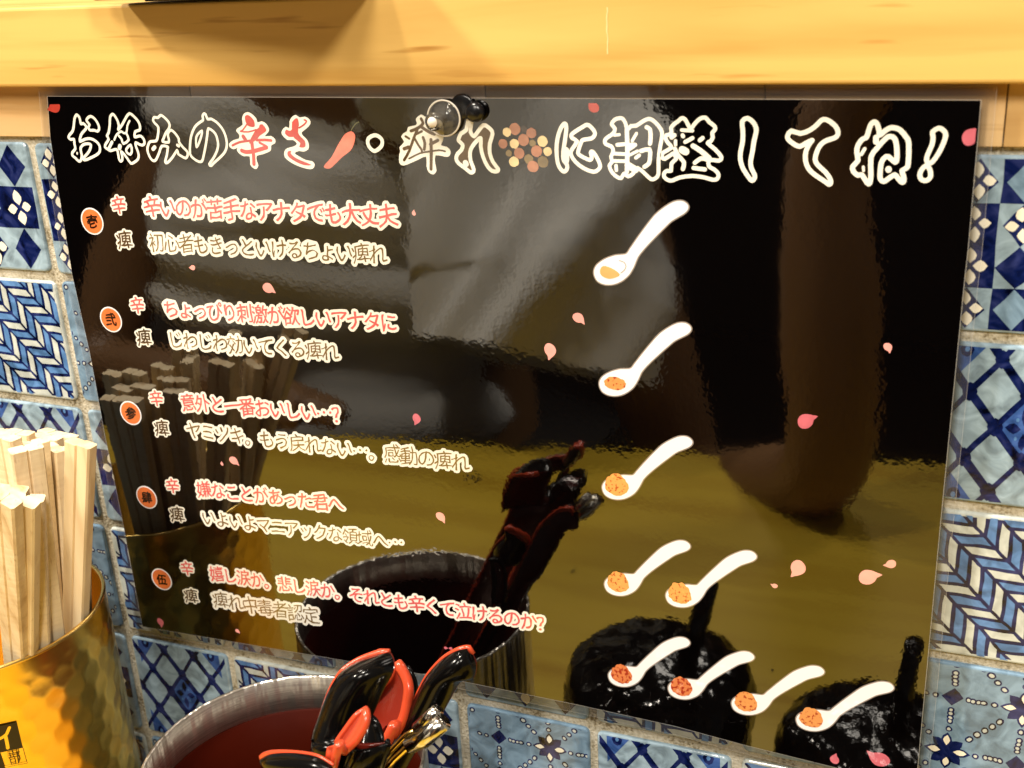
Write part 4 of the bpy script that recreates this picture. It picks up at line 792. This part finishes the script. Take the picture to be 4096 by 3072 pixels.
def chopsticks(top, ang, wide, idx):
    """one unsplit pair: two square sticks joined side by side, leaning out of the cup"""
    top = Vector(top); c = Vector((CX, CY, 0)); d = Vector((top.x - CX, top.y - CY, 0))
    kk = .37
    dl = d.length
    if dl * (kk + (1 - kk) * .66) > .0365: kk = max(-.6, (.0365 / dl - .66) / .34)
    bot = Vector((CX + kk * d.x + .003 * math.sin(idx * 2.1), CY + kk * d.y + .003 * math.cos(idx * 1.7), ZB + .004))
    up = (top - bot).normalized(); a = math.radians(ang)
    side = Vector((math.cos(a) * .98, math.sin(a), 0)); side = (side - up * side.dot(up)).normalized(); nrm = side.cross(up)
    rt = empty('chopsticks', bot, CHL[idx], 'chopsticks', 'disposable chopsticks in the gold cup')
    w2, th = .0051, .0047; mt = M['chop_wood_pale' if idx % 3 == 0 else 'chop_wood']
    for s in (-1, 1):
        bm = bmesh.new(); vv = []
        sec = [(.0002, -.30), (.10, -.5), (.90, -.5), (1, -.34), (1, .34), (.90, .5), (.10, .5), (.0002, .30)]
        dz = random.uniform(-.0003, .0003)
        for t, k in ((0, .62), (1, 1)):
            p = bot.lerp(top, t) + up * dz * t
            vv.append([bm.verts.new(p + side * (s * x * w2 * k) + nrm * (y * th * k)) for x, y in sec])
        n = len(sec)
        for i in range(n): j = (i + 1) % n; bm.faces.new((vv[0][i], vv[0][j], vv[1][j], vv[1][i]))
        bm.faces.new(vv[0][::-1]); bm.faces.new(vv[1])
        o = bm_obj('stick', bm, mt, rt, False)
CHL = ['broad flat pair of chopsticks at the right end of the gold cup', 'pale pair behind the curved ones, third from the right', 'tall pair second from the right, nearest the tiles', 'tall pair at the back of the cup, standing left of centre',
 'pair at the back left of the cup beside the photo edge', 'pair with a tilted top in the middle of the back row', 'short-looking pair between the two tall right ones', 'pair seen edge-on left of the grooved one', 'edge-on pair with fine cross grooves in the middle',
 'low pair in front with a slanted square top', 'low front pair at the left photo edge', 'low pair lying flat-topped behind the two low front ones', 'back row pair cut by the left photo edge', 'pair tucked behind the broad flat right end pair', 'pair hidden between the grooved one and the back row', 'pair behind the tilted one on the left of the cup', 'pair wedged behind the edge-on grooved one', 'low pair behind the slanted square topped one in front']
for i, (t, a) in enumerate(CHOPSTICKS): chopsticks(t, a, 0, i)

# ------------------------------------------------------------------ steel pot with lacquer spoons
QX, QY, QR, QZ = .109, -.053, .0478, -.1963
pot = empty('steel_pot', (QX, QY, ZB), 'round brushed steel pot with dark red inside, below the menu', 'pot')
v, f = lathe_geo([(QR, QZ), (QR, ZB + .004), (QR - .003, ZB), (0, ZB)], (QX, QY), 96); mesh('pot_wall', v, f, M['steel'], pot, True)
v, f = lathe_geo([(QR, QZ), (QR - .0003, QZ + .0005), (QR - .0009, QZ + .0006), (QR - .0014, QZ + .0002), (QR - .0017, QZ - .0135)], (QX, QY), 96); mesh('pot_rim', v, f, M['steel'], pot, True)
v, f = lathe_geo([(QR - .0018, QZ - .0135), (QR - .0026, QZ - .0138), (QR - .0030, QZ - .05), (QR - .006, ZB + .004), (0, ZB + .003)], (QX, QY), 96); mesh('pot_inside', v, f, M['pot_inside'], pot, True)  # inner wall below the rim band, coloured dark red
SL = {'G': 'black back of a small spoon just right of the red pointed one', 'A': 'black lacquer spoon with orange red lip, tallest in the steel pot, left', 'B': 'lacquer spoon showing its red hollow side, behind the tall black one', 'C': 'small spoon with red pointed hollow in front of the others',
      'D': 'spoon lying across the pot front with a flat red edge', 'E': 'black spoon leaning right out of the pot with thin red edge', 'F': 'black lacquer spoon between the red hollow one and the right leaning one'}
for key, (secs, belly) in SPOON_LOFTS.items():
    L0, R0 = [Vector(s[0]) for s in secs], [Vector(s[1]) for s in secs]
    # refine along the length
    def dens(P_):
        out = []
        for i in range(len(P_) - 1):
            p0 = P_[max(0, i - 1)]; p1 = P_[i]; p2 = P_[i + 1]; p3 = P_[min(len(P_) - 1, i + 2)]
            for t in (0, .25, .5, .75):
                out.append(.5 * ((2 * p1) + (-p0 + p2) * t + (2 * p0 - 5 * p1 + 4 * p2 - p3) * t * t + (-p0 + 3 * p1 - 3 * p2 + p3) * t ** 3))
        return out + [P_[-1]]
    # the handle goes on down to the foot of the pot
    c0 = (L0[0] + R0[0]) / 2; foot = Vector((QX + (QX - c0.x) * .25, QY + (QY - c0.y) * .25, ZB + .012)); hw = (R0[0] - L0[0]) * .8
    if key != 'D': L0.insert(0, foot - hw); R0.insert(0, foot + hw)
    L1, R1 = dens(L0), dens(R0); nS = len(L1); K = 12
    base = (L1[0] + R1[0]) / 2
    rt = empty('lacquer_spoon', base, SL[key], 'spoon', 'black and red lacquer spoons in the steel pot')
    view = Vector((-.02, 1, -.35)).normalized()
    def shell(off, mat, name, par, dk=1):
        vs, fs = [], []
        for i in range(nS):
            ln = (R1[i] - L1[i]).length; dpt = min(abs(belly), ln * .55) * (1 if belly > 0 else -1)
            for k in range(K + 1):
                t = k / K; s = math.sin(math.pi * t) ** .62
                vs.append(L1[i].lerp(R1[i], t) - view * (dpt * s * dk + off))
        for i in range(nS - 1):
            for k in range(K): a = i * (K + 1) + k; fs.append((a, a + 1, a + K + 2, a + K + 1))
        return mesh(name, vs, fs, mat, par, True)
    sg = 1 if belly > 0 else -1
    o = shell(.0006 * sg, M['lacquer_black'], 'spoon_outside', rt); shell(-.0002 * sg, M['lacquer_red' if key == 'C' else 'lacquer_mid_red' if key == 'B' else 'lacquer_red_shaded'], 'spoon_hollow', rt, .25)
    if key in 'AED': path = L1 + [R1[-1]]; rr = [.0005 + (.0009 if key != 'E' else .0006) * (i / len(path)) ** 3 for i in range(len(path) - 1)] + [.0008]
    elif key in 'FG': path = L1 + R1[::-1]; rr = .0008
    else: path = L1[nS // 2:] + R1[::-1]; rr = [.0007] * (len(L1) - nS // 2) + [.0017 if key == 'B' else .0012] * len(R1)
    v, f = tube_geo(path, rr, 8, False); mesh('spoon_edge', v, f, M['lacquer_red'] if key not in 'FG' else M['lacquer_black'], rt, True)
lad = empty('wire_ladle', LADLE['r1'][0], 'ladle with two thin brass wires and a clear grip, front right in the steel pot', 'ladle')
for kx, rd in (('r1', .0009), ('r2', .0010)):
    v, f = tube_geo(LADLE[kx], rd, 8); mesh('wire', v, f, M['brass_wire'], lad, True)
m = simple('bright_steel', (.70, .66, .58), .16, 1, nscale=160, ndist=.0003); M['bright_steel'] = m
for kx, rd in (('tip', .0020), ('tip2', .0026)):
    v, f = tube_geo(LADLE[kx], rd, 10); mesh('grip', v, f, m, lad, True)
# ------------------------------------------------------------------ black spice jars: below the frame, seen only in the sheet's reflection
JL = ['black shiny lumpy jar reflected at the bottom of the menu, left of the other', 'black shiny lumpy jar reflected at the bottom right corner of the menu']
for i, (jx, jy, jr, jt, st) in enumerate(((.204, -.082, .0395, -.2165, ((.2155, -.08, -.222), (.2205, -.08, -.200), (.2252, -.08, -.180))), (.289, -.082, .0370, -.2290, ((.2974, -.080, -.233), (.2990, -.080, -.212), (.3007, -.080, -.192))))):
    j = empty('spice_jar', (jx, jy, -.30), JL[i], 'jar', 'black spice jars on the counter')
    prof = [(0, jt), (jr * .45, jt - .0006), (jr * .75, jt - .003), (jr * .92, jt - .008), (jr, jt - .017), (jr, jt - .028), (jr * .93, jt - .034), (jr * .97, jt - .045), (jr * .9, -.30)]
    v, f = lathe_geo(prof, (jx, jy), 72)
    # fine rings between profile stations so that the lumps have geometry
    v2, P2 = [], []
    for a, b_ in zip(prof[:-1], prof[1:]):
        for t in (0, .25, .5, .75): P2.append((a[0] + (b_[0] - a[0]) * t, a[1] + (b_[1] - a[1]) * t))
    P2.append(prof[-1]); v, f = lathe_geo(P2, (jx, jy), 90)
    out = []
    for p in v:
        p = Vector(p); n_ = noise.noise(p * 130) * .0016 + noise.noise(p * 420) * .0003
        d = (p - Vector((jx, jy, -.27))).normalized(); out.append(p + d * n_)
    mesh('jar_body', out, f, M['jar_black'], j, True)
    v, f = tube_geo(st, [.0042, .0040, .0034], 10); mesh('ladle_handle', v, f, M['jar_black'], j, True)

# ------------------------------------------------------------------ the person holding the camera: seen only as a reflection
def skin_body(name, joints, edges, mat, parent=None, sub=2):
    me = bpy.data.meshes.new(name); off = wloc(parent) if parent else Vector((0, 0, 0))
    me.from_pydata([Vector(p) - off for p, r in joints], edges, []); o = bpy.data.objects.new(name, me); COL.objects.link(o)
    if parent: o.parent = parent
    md = o.modifiers.new('skin', 'SKIN'); md.use_smooth_shade = True
    for i, (p, r) in enumerate(joints):
        me.skin_vertices[0].data[i].radius = (r if isinstance(r, tuple) else (r, r)); me.skin_vertices[0].data[i].use_root = (i == 0)
    s = o.modifiers.new('sub', 'SUBSURF'); s.levels = sub; s.render_levels = sub
    me.materials.append(mat); return o
def tube_cloth(name, pts, rad, mat, parent, fold, seed, n=64, cap=True, fdir=(1, 0, 0)):
    """loose cloth tube: rings along pts with folds"""
    P_, Rr = [Vector(p) for p in pts], rad; vs, fs = [], []; st = 10
    rings = []
    for i in range(len(P_) - 1):
        for k in range(st):
            t = k / st; rings.append((P_[i].lerp(P_[i + 1], t), tuple(Rr[i][q] * (1 - t) + Rr[i + 1][q] * t for q in range(2))))
    rings.append((P_[-1], Rr[-1]))
    for i, (p, r) in enumerate(rings):
        a = rings[max(0, i - 1)][0]; b = rings[min(len(rings) - 1, i + 1)][0]; t = (b - a).normalized()
        s = Vector((1, 0, 0)); s = (s - t * s.dot(t)).normalized(); u = t.cross(s)
        for k in range(n):
            an = 2 * math.pi * k / n; q = p + s * (math.cos(an) * r[0]) + u * (math.sin(an) * r[1])
            g = q.dot(Vector(fdir)) ; h = q.z
            e = q.x * .6 + q.z * .8 if fdir[2] < 0 else q.x
            f = noise.noise((g * 15, q.y * 3 + e * 3, seed)) * fold * 1.1 + noise.noise((g * 31, q.y * 4 + e * 5, seed + 3)) * fold * .5
            vs.append(q + (q - p).normalized() * f)
    m_ = len(rings)
    for i in range(m_ - 1):
        for k in range(n): l = (k + 1) % n; fs.append((i * n + k, i * n + l, (i + 1) * n + l, (i + 1) * n + k))
    if cap: fs.append(tuple(range(n)))
    return mesh(name, vs, fs, mat, parent, True)
person = empty('person', (-.2, -.62, -1.0), 'person in a loose light grey T-shirt, reflected in the upper half of the menu', 'person')
J = [((-.20, -.70, -.52), .12), ((-.20, -.68, -.34), .115), ((-.20, -.66, -.16), (.14, .10)), ((-.18, -.64, -.03), (.12, .08)), ((-.16, -.60, .05), .052), ((-.15, -.575, .12), .075), ((-.15, -.565, .20), .088), ((-.15, -.57, .27), .05),
     ((.00, -.62, -.06), .055), ((.05, -.56, -.20), .045), ((.11, -.535, -.375), .036), ((.24, -.372, -.268), .030), ((.232, -.385, -.16), .0335), ((.222, -.405, -.06), .024), ((.25, -.42, -.01), .026),
     ((-.36, -.62, -.08), .055), ((-.44, -.56, -.20), .042), ((-.45, -.50, -.30), .036), ((-.30, -.45, -.285), .030), ((-.20, -.43, -.283), .020),
     ((-.28, -.60, -.62), .085), ((-.30, -.30, -.60), .07), ((-.30, -.28, -.95), .05), ((-.10, -.60, -.62), .085), ((-.06, -.30, -.60), .07), ((-.06, -.28, -.95), .05)]
Ed = [(0, 1), (1, 2), (2, 3), (3, 4), (4, 5), (5, 6), (6, 7), (3, 8), (8, 9), (9, 10), (10, 11), (11, 12), (12, 13), (13, 14), (3, 15), (15, 16), (16, 17), (17, 18), (18, 19), (0, 20), (20, 21), (21, 22), (0, 23), (23, 24), (24, 25)]
for hb, dirs in ((14, ((.020, .012, .050), (.026, .02, .040), (.03, .024, .028), (.03, .022, .014), (-.012, .02, .03))), (19, ((.055, .012, -.006), (.058, .004, -.006), (.056, -.006, -.006), (.048, -.014, -.007), (.025, .030, -.004)))):
    for q, d in enumerate(dirs):
        p = Vector(J[hb][0]); s = len(J); o1 = p + Vector(d) * .55 + Vector((0, 0, .004 * (q % 2))); o2 = p + Vector(d)
        J += [(tuple(o1), .0095), (tuple(o2), .0075)]; Ed += [(hb, s), (s, s + 1)]
skin_body('body', J, Ed, M['skin'], person)
tube_cloth('shirt', [(-.20, -.67, .02), (-.23, -.66, -.05), (-.27, -.64, -.16), (-.28, -.63, -.30), (-.28, -.63, -.40)], [(.09, .08), (.19, .12), (.20, .13), (.185, .135), (.18, .135)], M['shirt'], person, .05, 2, fdir=(.15, 0, 1))
tube_cloth('sleeve', [(-.08, -.63, .02), (-.035, -.58, -.10), (-.005, -.53, -.195), (-.012, -.50, -.255)], [(.100, .07), (.108, .088), (.108, .088), (.100, .082)], M['shirt'], person, .04, 9, fdir=(.85, 0, -.55))
tube_cloth('trousers', [(-.20, -.70, -.40), (-.20, -.68, -.56), (-.18, -.55, -.64), (-.18, -.30, -.64), (-.18, -.27, -.80), (-.18, -.27, -.97)], [(.20, .16), (.21, .17), (.20, .12), (.19, .10), (.17, .08), (.15, .07)], M['trousers'], person, .01, 5)
mesh('hair', *(lambda g: (g[0], g[1]))(lathe_geo([(0, .315), (.05, .308), (.085, .27), (.098, .21), (.096, .17), (.07, .12)], (-.15, -.585), 32)), M['hair'], person, True)

# dark crumbs lying on the counter, seen in the reflection
for i, (x, y, r, lb) in enumerate(CRUMBS):
    bm = bmesh.new(); bmesh.ops.create_icosphere(bm, subdivisions=2, radius=r)
    for v in bm.verts: v.co = Vector((v.co.x * 1.3, v.co.y, v.co.z * .6)) * (1 + .35 * noise.noise(v.co * 900 + Vector((i, 0, 0)))) + Vector((x, y, -.30 + r * .4))
    o = bm_obj('crumb', bm, M['rubber_black']); tag(o, lb, 'crumb', 'crumbs on the counter')
